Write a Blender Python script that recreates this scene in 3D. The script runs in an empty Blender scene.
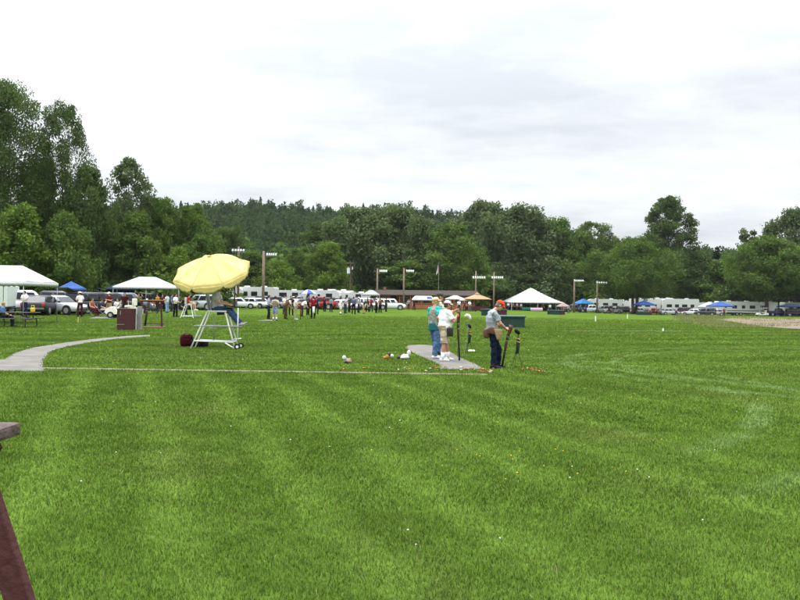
import bpy, bmesh, math, random
import numpy as np
from mathutils import Vector, Matrix, noise as mnoise

# ------------------------------------------------------------------ camera, sky, sun, exposure
scene = bpy.context.scene
COL = scene.collection
F = 820.0                                   # focal length in photo pixels (800 wide)
CAM_H = 1.7
PITCH, ROLL = math.radians(-0.14), math.radians(0.7)
cam = bpy.data.objects.new('camera', bpy.data.cameras.new('camera'))
COL.objects.link(cam)
cam.data.sensor_width = 36.0
cam.data.lens = 36.0 * F / 800.0
cam.data.clip_start, cam.data.clip_end = 0.1, 6000.0
CM = Matrix.Translation((0, 0, CAM_H)) @ Matrix.Rotation(math.pi / 2 + PITCH, 4, 'X') @ Matrix.Rotation(ROLL, 4, 'Z')
cam.matrix_world = CM
scene.camera = cam

SUN_EL, SUN_AZ = math.radians(58), math.radians(-40)
world = bpy.data.worlds.new('World')
scene.world = world
world.use_nodes = True


def build_sky():
    nt = world.node_tree
    nt.nodes.clear()
    N, L = nt.nodes.new, nt.links.new
    out = N('ShaderNodeOutputWorld'); bg = N('ShaderNodeBackground')
    bg.inputs['Strength'].default_value = 0.1
    sky = N('ShaderNodeTexSky'); sky.sky_type = 'NISHITA'; sky.sun_disc = False
    sky.sun_elevation = SUN_EL; sky.sun_rotation = SUN_AZ
    tc = N('ShaderNodeTexCoord'); sep = N('ShaderNodeSeparateXYZ')
    L(tc.outputs['Generated'], sep.inputs[0])

    def m(op, a, b=None, c=None, clamp=False):
        n = N('ShaderNodeMath'); n.operation = op; n.use_clamp = clamp
        for k, v in enumerate((a, b, c)):
            if v is None: continue
            if isinstance(v, (int, float)): n.inputs[k].default_value = v
            else: L(v, n.inputs[k])
        return n.outputs[0]
    den = m('ADD', m('MAXIMUM', sep.outputs['Z'], 0.0), 0.16)
    u = m('DIVIDE', sep.outputs['X'], den); v = m('DIVIDE', sep.outputs['Y'], den)
    cmb = N('ShaderNodeCombineXYZ'); L(u, cmb.inputs[0]); L(v, cmb.inputs[1])

    def nz(scale, detail, rough, off):
        mp = N('ShaderNodeMapping'); mp.inputs['Location'].default_value = off
        mp.inputs['Scale'].default_value = (1.0, 1.35, 1.0)
        L(cmb.outputs[0], mp.inputs[0])
        n = N('ShaderNodeTexNoise'); n.inputs['Scale'].default_value = scale
        n.inputs['Detail'].default_value = detail; n.inputs['Roughness'].default_value = rough
        L(mp.outputs[0], n.inputs['Vector'])
        return n.outputs['Fac']
    c1 = nz(0.75, 6, 0.55, (3.1, 1.7, 0)); c2 = nz(2.4, 5, 0.6, (0.4, 5.2, 0))
    c = m('ADD', m('MULTIPLY', c1, 0.7), m('MULTIPLY', c2, 0.3))
    mr = N('ShaderNodeMapRange'); mr.inputs['From Min'].default_value = 0.38; mr.inputs['From Max'].default_value = 0.62
    L(c, mr.inputs['Value'])
    # overcast luminance: brighter towards the zenith and the hidden sun
    zz = m('MAXIMUM', sep.outputs['Z'], 0.0)
    el = m('ADD', m('MULTIPLY_ADD', m('MULTIPLY', zz, m('MULTIPLY', zz, zz)), 3.6, 0.70), m('MULTIPLY', m('MULTIPLY', zz, zz), 1.5))
    side = m('MULTIPLY_ADD', sep.outputs['X'], -0.16, 1.0)
    lum = m('MULTIPLY', el, side)
    mix = N('ShaderNodeMix'); mix.data_type = 'RGBA'
    L(mr.outputs[0], mix.inputs['Factor'])
    mix.inputs['A'].default_value = (8.0, 8.5, 8.95, 1); mix.inputs['B'].default_value = (12.0, 12.2, 12.5, 1)
    sc = N('ShaderNodeVectorMath'); sc.operation = 'SCALE'
    L(mix.outputs['Result'], sc.inputs[0]); L(lum, sc.inputs['Scale'])
    fin = N('ShaderNodeMix'); fin.data_type = 'RGBA'; fin.inputs['Factor'].default_value = 0.93
    L(sky.outputs[0], fin.inputs['A']); L(sc.outputs[0], fin.inputs['B'])
    L(fin.outputs['Result'], bg.inputs['Color']); L(bg.outputs[0], out.inputs[0])


build_sky()
sun = bpy.data.objects.new('sun', bpy.data.lights.new('sun', 'SUN'))
COL.objects.link(sun)
sun.data.energy = 1.4
sun.data.angle = math.radians(22)
sun.data.color = (1.0, 0.97, 0.92)
sun.rotation_euler = Vector((-math.sin(-SUN_AZ) * math.cos(SUN_EL), math.cos(SUN_AZ) * math.cos(SUN_EL), math.sin(SUN_EL))).to_track_quat('Z', 'Y').to_euler()
scene.view_settings.view_transform = 'Standard'
scene.view_settings.look = 'None'
scene.view_settings.gamma = 1.0
scene.view_settings.exposure = 0.35
scene.view_settings.use_curve_mapping = False
scene.render.engine = 'CYCLES'
scene.cycles.max_bounces = 5
scene.cycles.diffuse_bounces = 3
scene.cycles.transmission_bounces = 3
scene.cycles.caustics_reflective = False
scene.cycles.caustics_refractive = False

# ------------------------------------------------------------------ measuring helpers


def sm(v, a, b):
    t = min(1.0, max(0.0, (v - a) / (b - a)))
    return t * t * (3 - 2 * t)


def ground(x, y):                           # the field falls away gently to the far right and rises a little at the far left
    return -1.4 * sm(y, 55, 190) * sm(x, -30, 70) + 0.35 * sm(y, 35, 65) * sm(-x, 14, 40)


def ray(px, py):
    return CM.to_3x3() @ Vector(((px - 400) / F, -(py - 300) / F, -1))


def pt(px, py, Y):
    d = ray(px, py)
    return Vector((0, 0, CAM_H)) + d * (Y / d.y)


def gp(px, py):                             # where the ray through a pixel meets the ground
    d = ray(px, py); z = 0.0
    for _ in range(6):
        t = (z - CAM_H) / d.z
        p = Vector((0, 0, CAM_H)) + d * t
        z = ground(p.x, p.y)
    return p


def gx(px, Y):                              # ground point at depth Y under a pixel column
    py = 305.0
    for _ in range(5):
        p = pt(px, py, Y)
        z = ground(p.x, Y)
        py += (p.z - z) * F / Y
    return Vector((p.x, Y, z))


def hz(px, py, Y):                          # height above ground of a pixel at depth Y
    p = pt(px, py, Y)
    return p.z - ground(p.x, Y)


# ------------------------------------------------------------------ materials
MATS = {}


def srgb(c):
    if isinstance(c, str):
        c = [int(c[i:i + 2], 16) / 255 for i in (0, 2, 4)]
        c = [(v / 12.92 if v <= 0.04045 else ((v + 0.055) / 1.055) ** 2.4) for v in c]
    return tuple(c)


def mat(name, col, rough=0.7, spec=0.3, var=0.18, scale=6.0, bump=0.0, metal=0.0, coat=0.0):
    key = (name, tuple(col) if not isinstance(col, str) else col, rough, var, scale, bump)
    if key in MATS: return MATS[key]
    col = srgb(col)
    m = bpy.data.materials.new(name); m.use_nodes = True
    nt = m.node_tree; b = nt.nodes['Principled BSDF']; N, L = nt.nodes.new, nt.links.new
    b.inputs['Roughness'].default_value = rough; b.inputs['Metallic'].default_value = metal
    b.inputs['Specular IOR Level'].default_value = spec
    b.inputs['Coat Weight'].default_value = coat
    tc = N('ShaderNodeTexCoord'); nz = N('ShaderNodeTexNoise')
    nz.inputs['Scale'].default_value = scale; nz.inputs['Detail'].default_value = 5
    L(tc.outputs['Object'], nz.inputs['Vector'])
    mx = N('ShaderNodeMix'); mx.data_type = 'RGBA'
    mx.inputs['A'].default_value = tuple(max(0, c * (1 - var)) for c in col) + (1,)
    mx.inputs['B'].default_value = tuple(min(1, c * (1 + var)) for c in col) + (1,)
    L(nz.outputs['Fac'], mx.inputs['Factor']); L(mx.outputs['Result'], b.inputs['Base Color'])
    if bump:
        bp = N('ShaderNodeBump'); bp.inputs['Strength'].default_value = bump; bp.inputs['Distance'].default_value = 0.03
        L(nz.outputs['Fac'], bp.inputs['Height']); L(bp.outputs[0], b.inputs['Normal'])
    MATS[key] = m
    return m


def cloth(c, bump=0.6): return mat('cloth', c, 0.9, 0.1, 0.15, 9.0, bump)
def paint(c): return mat('car paint', c, 0.42, 0.35, 0.06, 2.0, 0, 0.0, 0.12)
def canvas(c, v=0.12): return mat('canvas', tuple(x * 0.50 for x in srgb(c)), 0.75, 0.2, v, 1.6, 0.6)
SKIN = mat('skin', (0.50, 0.27, 0.18), 0.55, 0.3, 0.12, 14)
SKIN2 = mat('skin', (0.40, 0.20, 0.13), 0.55, 0.3, 0.12, 14)
GLASS = mat('car glass', (0.016, 0.019, 0.022), 0.15, 0.35, 0.1, 1)
TYRE = mat('tyre rubber', (0.02, 0.02, 0.02), 0.85, 0.2)
RIM = mat('wheel rim', (0.45, 0.45, 0.46), 0.35, 0.5, 0.1, 8, 0, 0.6)
WHITE_TUBE = mat('white enamel tube', (0.75, 0.75, 0.73), 0.4, 0.4, 0.1, 5)
GREY_TUBE = mat('grey steel tube', (0.3, 0.31, 0.32), 0.45, 0.4, 0.15, 5, 0, 0.4)
BLACK = mat('black plastic', (0.015, 0.015, 0.016), 0.5, 0.4)
WOODPOLE = mat('weathered pole wood', (0.195, 0.145, 0.105), 0.9, 0.15, 0.45, 3, 0.3)
MAROON = mat('maroon painted wood', (0.066, 0.024, 0.024), 0.75, 0.15, 0.4, 22, 0.5)
GREYWOOD = mat('bare grey wood', (0.095, 0.070, 0.062), 0.9, 0.15, 0.55, 26, 0.7)

# ------------------------------------------------------------------ object helpers
NAMES = {}


def setp(o, label=None, cat=None, group=None, kind=None):
    for k, v in (('label', label), ('category', cat), ('group', group), ('kind', kind)):
        if v: o[k] = v
    return o


def link(name, me, m, parent=None, loc=None, rot=None):
    o = bpy.data.objects.new(name, me); COL.objects.link(o)
    if m is not None:
        if len(me.materials) == 0: me.materials.append(m)
        elif me.materials[0] != m:
            o.material_slots[0].link = 'OBJECT'; o.material_slots[0].material = m
    if parent is not None: o.parent = parent
    if loc is not None: o.location = loc
    if rot is not None: o.rotation_euler = rot
    return o


def thing(name, label, cat, loc, rz=0.0, group=None):
    o = bpy.data.objects.new(name, None); COL.objects.link(o)
    o.empty_display_size = 0.2
    o.location = loc; o.rotation_euler = (0, 0, rz)
    return setp(o, label, cat, group)


def copy_tree(o, loc, rz, label=None, group=None, parent=None):
    c = o.copy(); COL.objects.link(c)
    if parent is None:
        c.location = loc; c.rotation_euler = (0, 0, rz)
        if label: c['label'] = label
        if group: c['group'] = group
    else:
        c.parent = parent
    for ch in list(o.children): copy_tree(ch, None, None, parent=c)
    return c


def bm_mesh(bm, name='mesh', smooth=False):
    bmesh.ops.recalc_face_normals(bm, faces=bm.faces[:])
    me = bpy.data.meshes.new(name)
    if smooth:
        for f in bm.faces: f.smooth = True
    bm.to_mesh(me); bm.free()
    return me


def part(name, bm, m, parent=None, smooth=False, loc=None, rot=None):
    return link(name, bm_mesh(bm, name, smooth), m, parent, loc, rot)


def box(bm, c, s, rz=0.0, bev=0.0, M=None):
    mt = Matrix.Translation(c) @ Matrix.Rotation(rz, 4, 'Z') @ Matrix.Diagonal((s[0], s[1], s[2], 1))
    if M is not None: mt = M @ mt
    r = bmesh.ops.create_cube(bm, size=1.0, matrix=mt)
    if bev:
        es = {e for v in r['verts'] for e in v.link_edges}
        bmesh.ops.bevel(bm, geom=list(es), offset=bev, segments=2, affect='EDGES', profile=0.6)


def loft(bm, rings, cap=True, close=True):
    """rings: lists of equal numbers of points"""
    vs = [[bm.verts.new(p) for p in r] for r in rings]
    n = len(vs[0])
    for a, b in zip(vs, vs[1:]):
        for i in range(n if close else n - 1):
            j = (i + 1) % n
            bm.faces.new((a[i], a[j], b[j], b[i]))
    if cap:
        bm.faces.new(list(reversed(vs[0]))); bm.faces.new(vs[-1])


def tube(bm, pts, rad, n=8, flat=1.0, lat=None):
    pts = [Vector(p) for p in pts]
    if not isinstance(rad, (list, tuple)): rad = [rad] * len(pts)
    rings = []; ref = None
    for i, p in enumerate(pts):
        d = (pts[min(i + 1, len(pts) - 1)] - pts[max(i - 1, 0)]).normalized()
        if lat is not None: u = Vector(lat)
        elif ref is None: u = Vector((0, 1, 0)) if abs(d.y) < 0.9 else Vector((1, 0, 0))
        else: u = ref
        u = (u - d * u.dot(d)).normalized(); w = d.cross(u); ref = u
        rings.append([p + u * math.cos(a) * rad[i] + w * math.sin(a) * rad[i] * flat for a in (2 * math.pi * k / n for k in range(n))])
    loft(bm, rings)


def ball(bm, c, r, seg=12, M=None):
    s = r if isinstance(r, (tuple, list)) else (r, r, r)
    mt = Matrix.Translation(c) @ (M.to_4x4() if M is not None else Matrix()) @ Matrix.Diagonal((s[0], s[1], s[2], 1))
    bmesh.ops.create_uvsphere(bm, u_segments=seg, v_segments=max(6, seg * 2 // 3), radius=1.0, matrix=mt)


def cyl(bm, c, r, d, axis='Z', n=20, r2=None):
    rot = {'Z': Matrix(), 'X': Matrix.Rotation(math.pi / 2, 4, 'Y'), 'Y': Matrix.Rotation(math.pi / 2, 4, 'X')}[axis]
    bmesh.ops.create_cone(bm, cap_ends=True, segments=n, radius1=r, radius2=r if r2 is None else r2, depth=d, matrix=Matrix.Translation(c) @ rot)


def slab(bm, q, th):
    """a thin pane from four corners, thickened along its normal both ways"""
    q = [Vector(p) for p in q]
    nrm = (q[1] - q[0]).cross(q[3] - q[0]).normalized() * th * 0.5
    loft(bm, [[p - nrm for p in q], [p + nrm for p in q]])


def np_mesh(name, V, Fc, tint=None):
    V = np.asarray(V, np.float32); Fc = np.asarray(Fc, np.int32)
    me = bpy.data.meshes.new(name)
    me.vertices.add(len(V)); me.vertices.foreach_set('co', V.ravel())
    k = Fc.shape[1]
    me.loops.add(Fc.size); me.loops.foreach_set('vertex_index', Fc.ravel())
    me.polygons.add(len(Fc)); me.polygons.foreach_set('loop_start', np.arange(0, Fc.size, k, dtype=np.int32))
    me.update(calc_edges=True)
    if tint is not None:
        at = me.attributes.new('tint', 'FLOAT', 'POINT'); at.data.foreach_set('value', np.asarray(tint, np.float32))
    return me


BAKE = []                                   # objects whose modifiers are applied at the end


def bake_all():
    if not BAKE: return
    bpy.context.view_layer.update()
    dg = bpy.context.evaluated_depsgraph_get()
    for o in BAKE:
        me = bpy.data.meshes.new_from_object(o.evaluated_get(dg), preserve_all_data_layers=False, depsgraph=dg)
        ms = [s.material for s in o.material_slots]
        old = o.data
        o.modifiers.clear(); o.data = me
        me.materials.clear()
        for m in ms: me.materials.append(m)
    BAKE.clear()
# ------------------------------------------------------------------ the lawn
def lawn_group():
    g = bpy.data.node_groups.new('lawn colour', 'ShaderNodeTree')
    g.interface.new_socket('Color', in_out='OUTPUT', socket_type='NodeSocketColor')
    N, L = g.nodes.new, g.links.new
    out = N('NodeGroupOutput'); geo = N('ShaderNodeNewGeometry'); sep = N('ShaderNodeSeparateXYZ')
    L(geo.outputs['Position'], sep.inputs[0])
    X, Y = sep.outputs[0], sep.outputs[1]

    def m(op, a, b=None, c=None, clamp=False):
        n = N('ShaderNodeMath'); n.operation = op; n.use_clamp = clamp
        for k, v in enumerate((a, b, c)):
            if v is None: continue
            if isinstance(v, (int, float)): n.inputs[k].default_value = v
            else: L(v, n.inputs[k])
        return n.outputs[0]

    def nz(scale, detail=4, sx=1.0, sy=1.0, rot=0.0):
        mp = N('ShaderNodeMapping'); mp.inputs['Scale'].default_value = (sx, sy, 0.0); mp.inputs['Rotation'].default_value = (0, 0, rot)
        L(geo.outputs['Position'], mp.inputs[0])
        n = N('ShaderNodeTexNoise'); n.inputs['Scale'].default_value = scale; n.inputs['Detail'].default_value = detail
        L(mp.outputs[0], n.inputs['Vector'])
        return n.outputs['Fac']

    def mixc(f, a, b):
        n = N('ShaderNodeMix'); n.data_type = 'RGBA'
        L(f, n.inputs['Factor'])
        for s, v in (('A', a), ('B', b)):
            if isinstance(v, tuple): n.inputs[s].default_value = v + (1,)
            else: L(v, n.inputs[s])
        return n.outputs['Result']

    def ramp(v, a, b):
        n = N('ShaderNodeMapRange'); n.interpolation_type = 'SMOOTHSTEP'
        n.inputs['From Min'].default_value = a; n.inputs['From Max'].default_value = b
        L(v, n.inputs['Value'])
        return n.outputs[0]
    # mower passes: fanned towards the camera near by, across the field beyond the walkway
    w = m('MULTIPLY_ADD', nz(0.22, 3), 3.4, -1.7)
    u = m('ADD', m('ADD', m('MULTIPLY', X, 0.95), m('MULTIPLY', Y, 0.31)), m('MULTIPLY', w, 0.34))
    s1 = m('SINE', m('MULTIPLY', u, 2 * math.pi / 1.15))
    s1 = m('SUBTRACT', m('MULTIPLY', m('MAXIMUM', s1, 0.0), m('MULTIPLY_ADD', nz(0.4, 3), 1.8, 0.25)), 0.38)
    v = m('ADD', m('ADD', m('MULTIPLY', Y, 0.97), m('MULTIPLY', X, -0.24)), w)
    s2 = m('MULTIPLY', m('SINE', m('MULTIPLY', v, 2 * math.pi / 3.7)), m('MULTIPLY_ADD', nz(0.10, 3), 2.6, -0.85))
    far = ramp(Y, 18.5, 20.0)
    right = ramp(m('ADD', X, m('MULTIPLY', Y, -0.12)), 0.3, 2.0)
    sel = m('MAXIMUM', far, m('MULTIPLY', right, 0.45))
    st = m('ADD', m('MULTIPLY', s1, m('SUBTRACT', 1.0, sel)), m('MULTIPLY', s2, sel))
    st = m('MULTIPLY_ADD', st, 0.46, 0.5)
    st = m('MULTIPLY_ADD', m('SUBTRACT', nz(0.9, 5), 0.5), 1.3, m('MULTIPLY_ADD', m('SUBTRACT', nz(0.16, 3), 0.5), 0.7, st), True)
    col = mixc(st, (0.058, 0.103, 0.014), (0.108, 0.176, 0.028))
    # worn, yellower and clovery patches
    col = mixc(m('MULTIPLY', ramp(nz(0.55, 5, 1, 0.55), 0.52, 0.72), 0.42), col, (0.112, 0.132, 0.036))
    col = mixc(m('MULTIPLY', ramp(nz(1.7, 4), 0.55, 0.75), 0.5), col, (0.048, 0.084, 0.014))
    # pale tyre sweeps in the right half of the field
    for cx, cy, r in ((-3.0, 16.0, 9.2), (-3.0, 16.0, 10.6), (13.5, 21.0, 9.0), (13.5, 21.0, 7.7)):
        dx = m('SUBTRACT', X, cx); dy = m('SUBTRACT', Y, cy)
        d = m('ABSOLUTE', m('SUBTRACT', m('SQRT', m('ADD', m('MULTIPLY', dx, dx), m('MULTIPLY', dy, dy))), r))
        line = m('SUBTRACT', 1.0, ramp(d, 0.05, 0.30))
        msk = m('MULTIPLY', ramp(X, 2.5, 4.5), m('MULTIPLY', ramp(nz(0.8, 3), 0.38, 0.58), 0.85))
        col = mixc(m('MULTIPLY', line, msk), col, (0.135, 0.205, 0.060))
    L(col, out.inputs[0])
    return g


LAWN = lawn_group()


def lawn_mat(name, blade):
    m = bpy.data.materials.new(name); m.use_nodes = True
    nt = m.node_tree; nt.nodes.clear(); N, L = nt.nodes.new, nt.links.new
    out = N('ShaderNodeOutputMaterial'); grp = N('ShaderNodeGroup'); grp.node_tree = LAWN
    df = N('ShaderNodeBsdfDiffuse')
    if blade:
        at = N('ShaderNodeAttribute'); at.attribute_name = 'tint'
        mul = N('ShaderNodeVectorMath'); mul.operation = 'SCALE'
        L(grp.outputs[0], mul.inputs[0]); L(at.outputs['Fac'], mul.inputs['Scale'])
        st = N('ShaderNodeMapRange'); st.inputs['From Min'].default_value = 1.85; st.inputs['From Max'].default_value = 1.9
        L(at.outputs['Fac'], st.inputs['Value'])
        mx = N('ShaderNodeMix'); mx.data_type = 'RGBA'
        L(st.outputs[0], mx.inputs['Factor']); L(mul.outputs[0], mx.inputs['A']); mx.inputs['B'].default_value = (0.22, 0.22, 0.10, 1)
        L(mx.outputs['Result'], df.inputs['Color'])
        tr = N('ShaderNodeBsdfTranslucent'); L(mx.outputs['Result'], tr.inputs['Color'])
        ge = N('ShaderNodeNewGeometry'); ad = N('ShaderNodeVectorMath'); ad.operation = 'MULTIPLY_ADD'
        L(ge.outputs['Normal'], ad.inputs[0]); ad.inputs[1].default_value = (.45, .45, .45); ad.inputs[2].default_value = (0, 0, .75)
        no = N('ShaderNodeVectorMath'); no.operation = 'NORMALIZE'; L(ad.outputs[0], no.inputs[0]); L(no.outputs[0], df.inputs['Normal'])
        sh = N('ShaderNodeMixShader'); sh.inputs[0].default_value = 0.25
        L(df.outputs[0], sh.inputs[1]); L(tr.outputs[0], sh.inputs[2]); L(sh.outputs[0], out.inputs[0])
    else:
        geo = N('ShaderNodeNewGeometry')
        nz = N('ShaderNodeTexNoise'); nz.inputs['Scale'].default_value = 14; nz.inputs['Detail'].default_value = 8
        L(geo.outputs['Position'], nz.inputs['Vector'])
        mr = N('ShaderNodeMapRange'); mr.inputs['From Min'].default_value = 0.3; mr.inputs['From Max'].default_value = 0.7
        mr.inputs['To Min'].default_value = 0.55; mr.inputs['To Max'].default_value = 1.0
        mp = N('ShaderNodeMapping'); mp.inputs['Scale'].default_value = (.30, .085, 0); L(geo.outputs['Position'], mp.inputs[0])
        nb = N('ShaderNodeTexNoise'); nb.inputs['Scale'].default_value = 1.0; nb.inputs['Detail'].default_value = 7; L(mp.outputs[0], nb.inputs['Vector'])
        av = N('ShaderNodeMath'); av.operation = 'MULTIPLY_ADD'; L(nz.outputs['Fac'], av.inputs[0]); av.inputs[1].default_value = .5
        hv = N('ShaderNodeMath'); hv.operation = 'MULTIPLY'; L(nb.outputs['Fac'], hv.inputs[0]); hv.inputs[1].default_value = .5
        L(hv.outputs[0], av.inputs[2]); L(av.outputs[0], mr.inputs['Value'])
        mul = N('ShaderNodeVectorMath'); mul.operation = 'SCALE'
        L(grp.outputs[0], mul.inputs[0]); L(mr.outputs[0], mul.inputs['Scale']); L(mul.outputs[0], df.inputs['Color'])
        bp = N('ShaderNodeBump'); bp.inputs['Strength'].default_value = 0.7; bp.inputs['Distance'].default_value = 0.05
        L(nz.outputs['Fac'], bp.inputs['Height']); L(bp.outputs[0], df.inputs['Normal'])
        L(df.outputs[0], out.inputs[0])
    return m


def build_ground():
    xs = np.concatenate([[-900, -600, -300], np.linspace(-160, 200, 91), [300, 600, 900]])
    ys = np.concatenate([[-80, -20, 0], np.linspace(10, 260, 64), [320, 500, 700, 1000]])
    V = [(x, y, ground(x, y)) for y in ys for x in xs]
    n = len(xs)
    Fc = [(j * n + i, j * n + i + 1, (j + 1) * n + i + 1, (j + 1) * n + i) for j in range(len(ys) - 1) for i in range(n - 1)]
    me = np_mesh('lawn_ground', V, Fc)
    for p in me.polygons: p.use_smooth = True
    setp(link('lawn_ground', me, lawn_mat('mown lawn soil', False)), kind='structure')


build_ground()
CONC = mat('worn concrete', (0.128, 0.119, 0.106), 0.9, 0.2, 0.45, 1.7, 0.3)


def add_joints(m, step):
    nt = m.node_tree; N, L = nt.nodes.new, nt.links.new; b = nt.nodes['Principled BSDF']; src = b.inputs['Base Color'].links[0].from_socket
    geo = N('ShaderNodeNewGeometry'); sp = N('ShaderNodeSeparateXYZ'); L(geo.outputs['Position'], sp.inputs[0])
    a = N('ShaderNodeMath'); a.operation = 'MULTIPLY_ADD'; L(sp.outputs['Y'], a.inputs[0]); a.inputs[1].default_value = 1 / step; a.inputs[2].default_value = .3
    f = N('ShaderNodeMath'); f.operation = 'FRACT'; L(a.outputs[0], f.inputs[0])
    g = N('ShaderNodeMath'); g.operation = 'LESS_THAN'; L(f.outputs[0], g.inputs[0]); g.inputs[1].default_value = .03
    mx = N('ShaderNodeMix'); mx.data_type = 'RGBA'; L(g.outputs[0], mx.inputs['Factor']); L(src, mx.inputs['A']); mx.inputs['B'].default_value = (.075, .075, .06, 1)
    L(mx.outputs['Result'], b.inputs['Base Color'])


PADC = CONC.copy()
add_joints(CONC, 3.3)
SHEETS = []                                 # outlines kept clear of grass


def sheet(name, poly, m, z=0.004, clear=True, th=0.0):
    bm = bmesh.new()
    bm.faces.new([bm.verts.new((p[0], p[1], ground(p[0], p[1]) + z)) for p in poly])
    if clear: SHEETS.append(np.array([(p[0], p[1]) for p in poly]))
    me = bm_mesh(bm, name)
    if me.polygons[0].normal.z < 0: me.flip_normals()
    return setp(link(name, me, m), kind='structure')


def pxpoly(pts): return [gp(*p)[:2] for p in pts]


sheet('curved_concrete_path', pxpoly([(-60, 370.5), (44, 371.6), (42.5, 365), (44.5, 358), (52, 351), (66, 347), (90, 342.5), (118, 339), (141, 337.2), (150, 336.4),
                                       (150, 335.0), (128, 336), (95, 339), (66, 342.6), (32, 348), (15, 353), (5, 359.5), (-60, 364)]), CONC, 0.008)
Yw = gp(250, 371.6).y
sheet('concrete_walkway', [(-9.3, Yw + 0.06), (2.0, Yw - 0.18), (2.0, Yw + 0.12), (-9.3, Yw + 0.42)], mat('grimy concrete', (0.15, 0.125, 0.095), .95, .1, .6, 1.5, .4), 0.004)
sheet('shooting_walkway', pxpoly([(440, 369.3), (484, 369.2), (476, 364.5), (462, 358.5), (450, 352), (436, 346.2), (424, 344.8), (408, 345.3), (405, 348), (413, 353), (424, 358), (440, 365)]), PADC, 0.008)
EDGE_SHADE = mat('mown edge shade', (0.014, 0.019, 0.006), 0.95, 0.1, 0.5, 2.0, 0.5)  # soil strip coloured near black to paint in the shade of grass edges
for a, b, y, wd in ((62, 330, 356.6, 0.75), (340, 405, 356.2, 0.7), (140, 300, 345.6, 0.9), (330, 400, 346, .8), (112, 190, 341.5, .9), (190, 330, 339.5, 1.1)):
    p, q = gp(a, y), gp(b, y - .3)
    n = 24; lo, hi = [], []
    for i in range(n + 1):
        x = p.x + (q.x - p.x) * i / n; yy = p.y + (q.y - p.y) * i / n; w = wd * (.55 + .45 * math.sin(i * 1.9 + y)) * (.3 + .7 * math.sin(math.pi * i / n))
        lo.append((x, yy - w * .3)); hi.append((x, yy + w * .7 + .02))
    sheet('mown_edge_strip', lo + hi[::-1], EDGE_SHADE, 0.003)
for a, b, y0, y1 in ((88, 117, 317.2, 318.6), (257, 280, 320.0, 321.0), (559, 690, 331.35, 331.55), (205, 218, 328, 328.6)):
    p, q, r, s_ = gp(a, y1), gp(b - 6, y1), gp(b, y0), gp(a + 8, y0)
    sheet('concrete_pad', [p[:2], q[:2], r[:2], s_[:2]], CONC, 0.02)


def dirt_road():
    cols = [(716, 319.6, 320.0), (730, 318.6, 321.6), (745, 318.2, 324.2), (765, 318.4, 327.2), (785, 318.8, 328.6), (800, 319.2, 329.4), (830, 319.8, 331), (880, 321, 334)]
    V = []; n = 14
    for px, a, b in cols:
        for k in range(n):
            p = gp(px, b + (a - b) * k / (n - 1)); V.append((p.x, p.y, p.z + .03))
    Fc = [(i * n + k, (i + 1) * n + k, (i + 1) * n + k + 1, i * n + k + 1) for i in range(len(cols) - 1) for k in range(n - 1)]
    me = np_mesh('dirt_road', V, Fc)
    SHEETS.append(np.array([gp(c[0], c[2])[:2] for c in cols] + [gp(c[0], c[1])[:2] for c in cols[::-1]]))
    setp(link('dirt_road', me, mat('bare stony dirt', (0.15, 0.113, 0.085), 0.95, 0.1, 0.65, .9, 0.6)), kind='structure')


dirt_road()


def in_sheets(x, y):
    inside = np.zeros(len(x), bool)
    for P in SHEETS:
        c = np.zeros(len(x), bool); n = len(P)
        for i in range(n):
            x1, y1 = P[i]; x2, y2 = P[(i + 1) % n]
            if y1 == y2: continue
            cr = (y1 > y) != (y2 > y)
            c ^= cr & (x < (x2 - x1) * (y - y1) / (y2 - y1) + x1)
        inside |= c
    return inside


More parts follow.
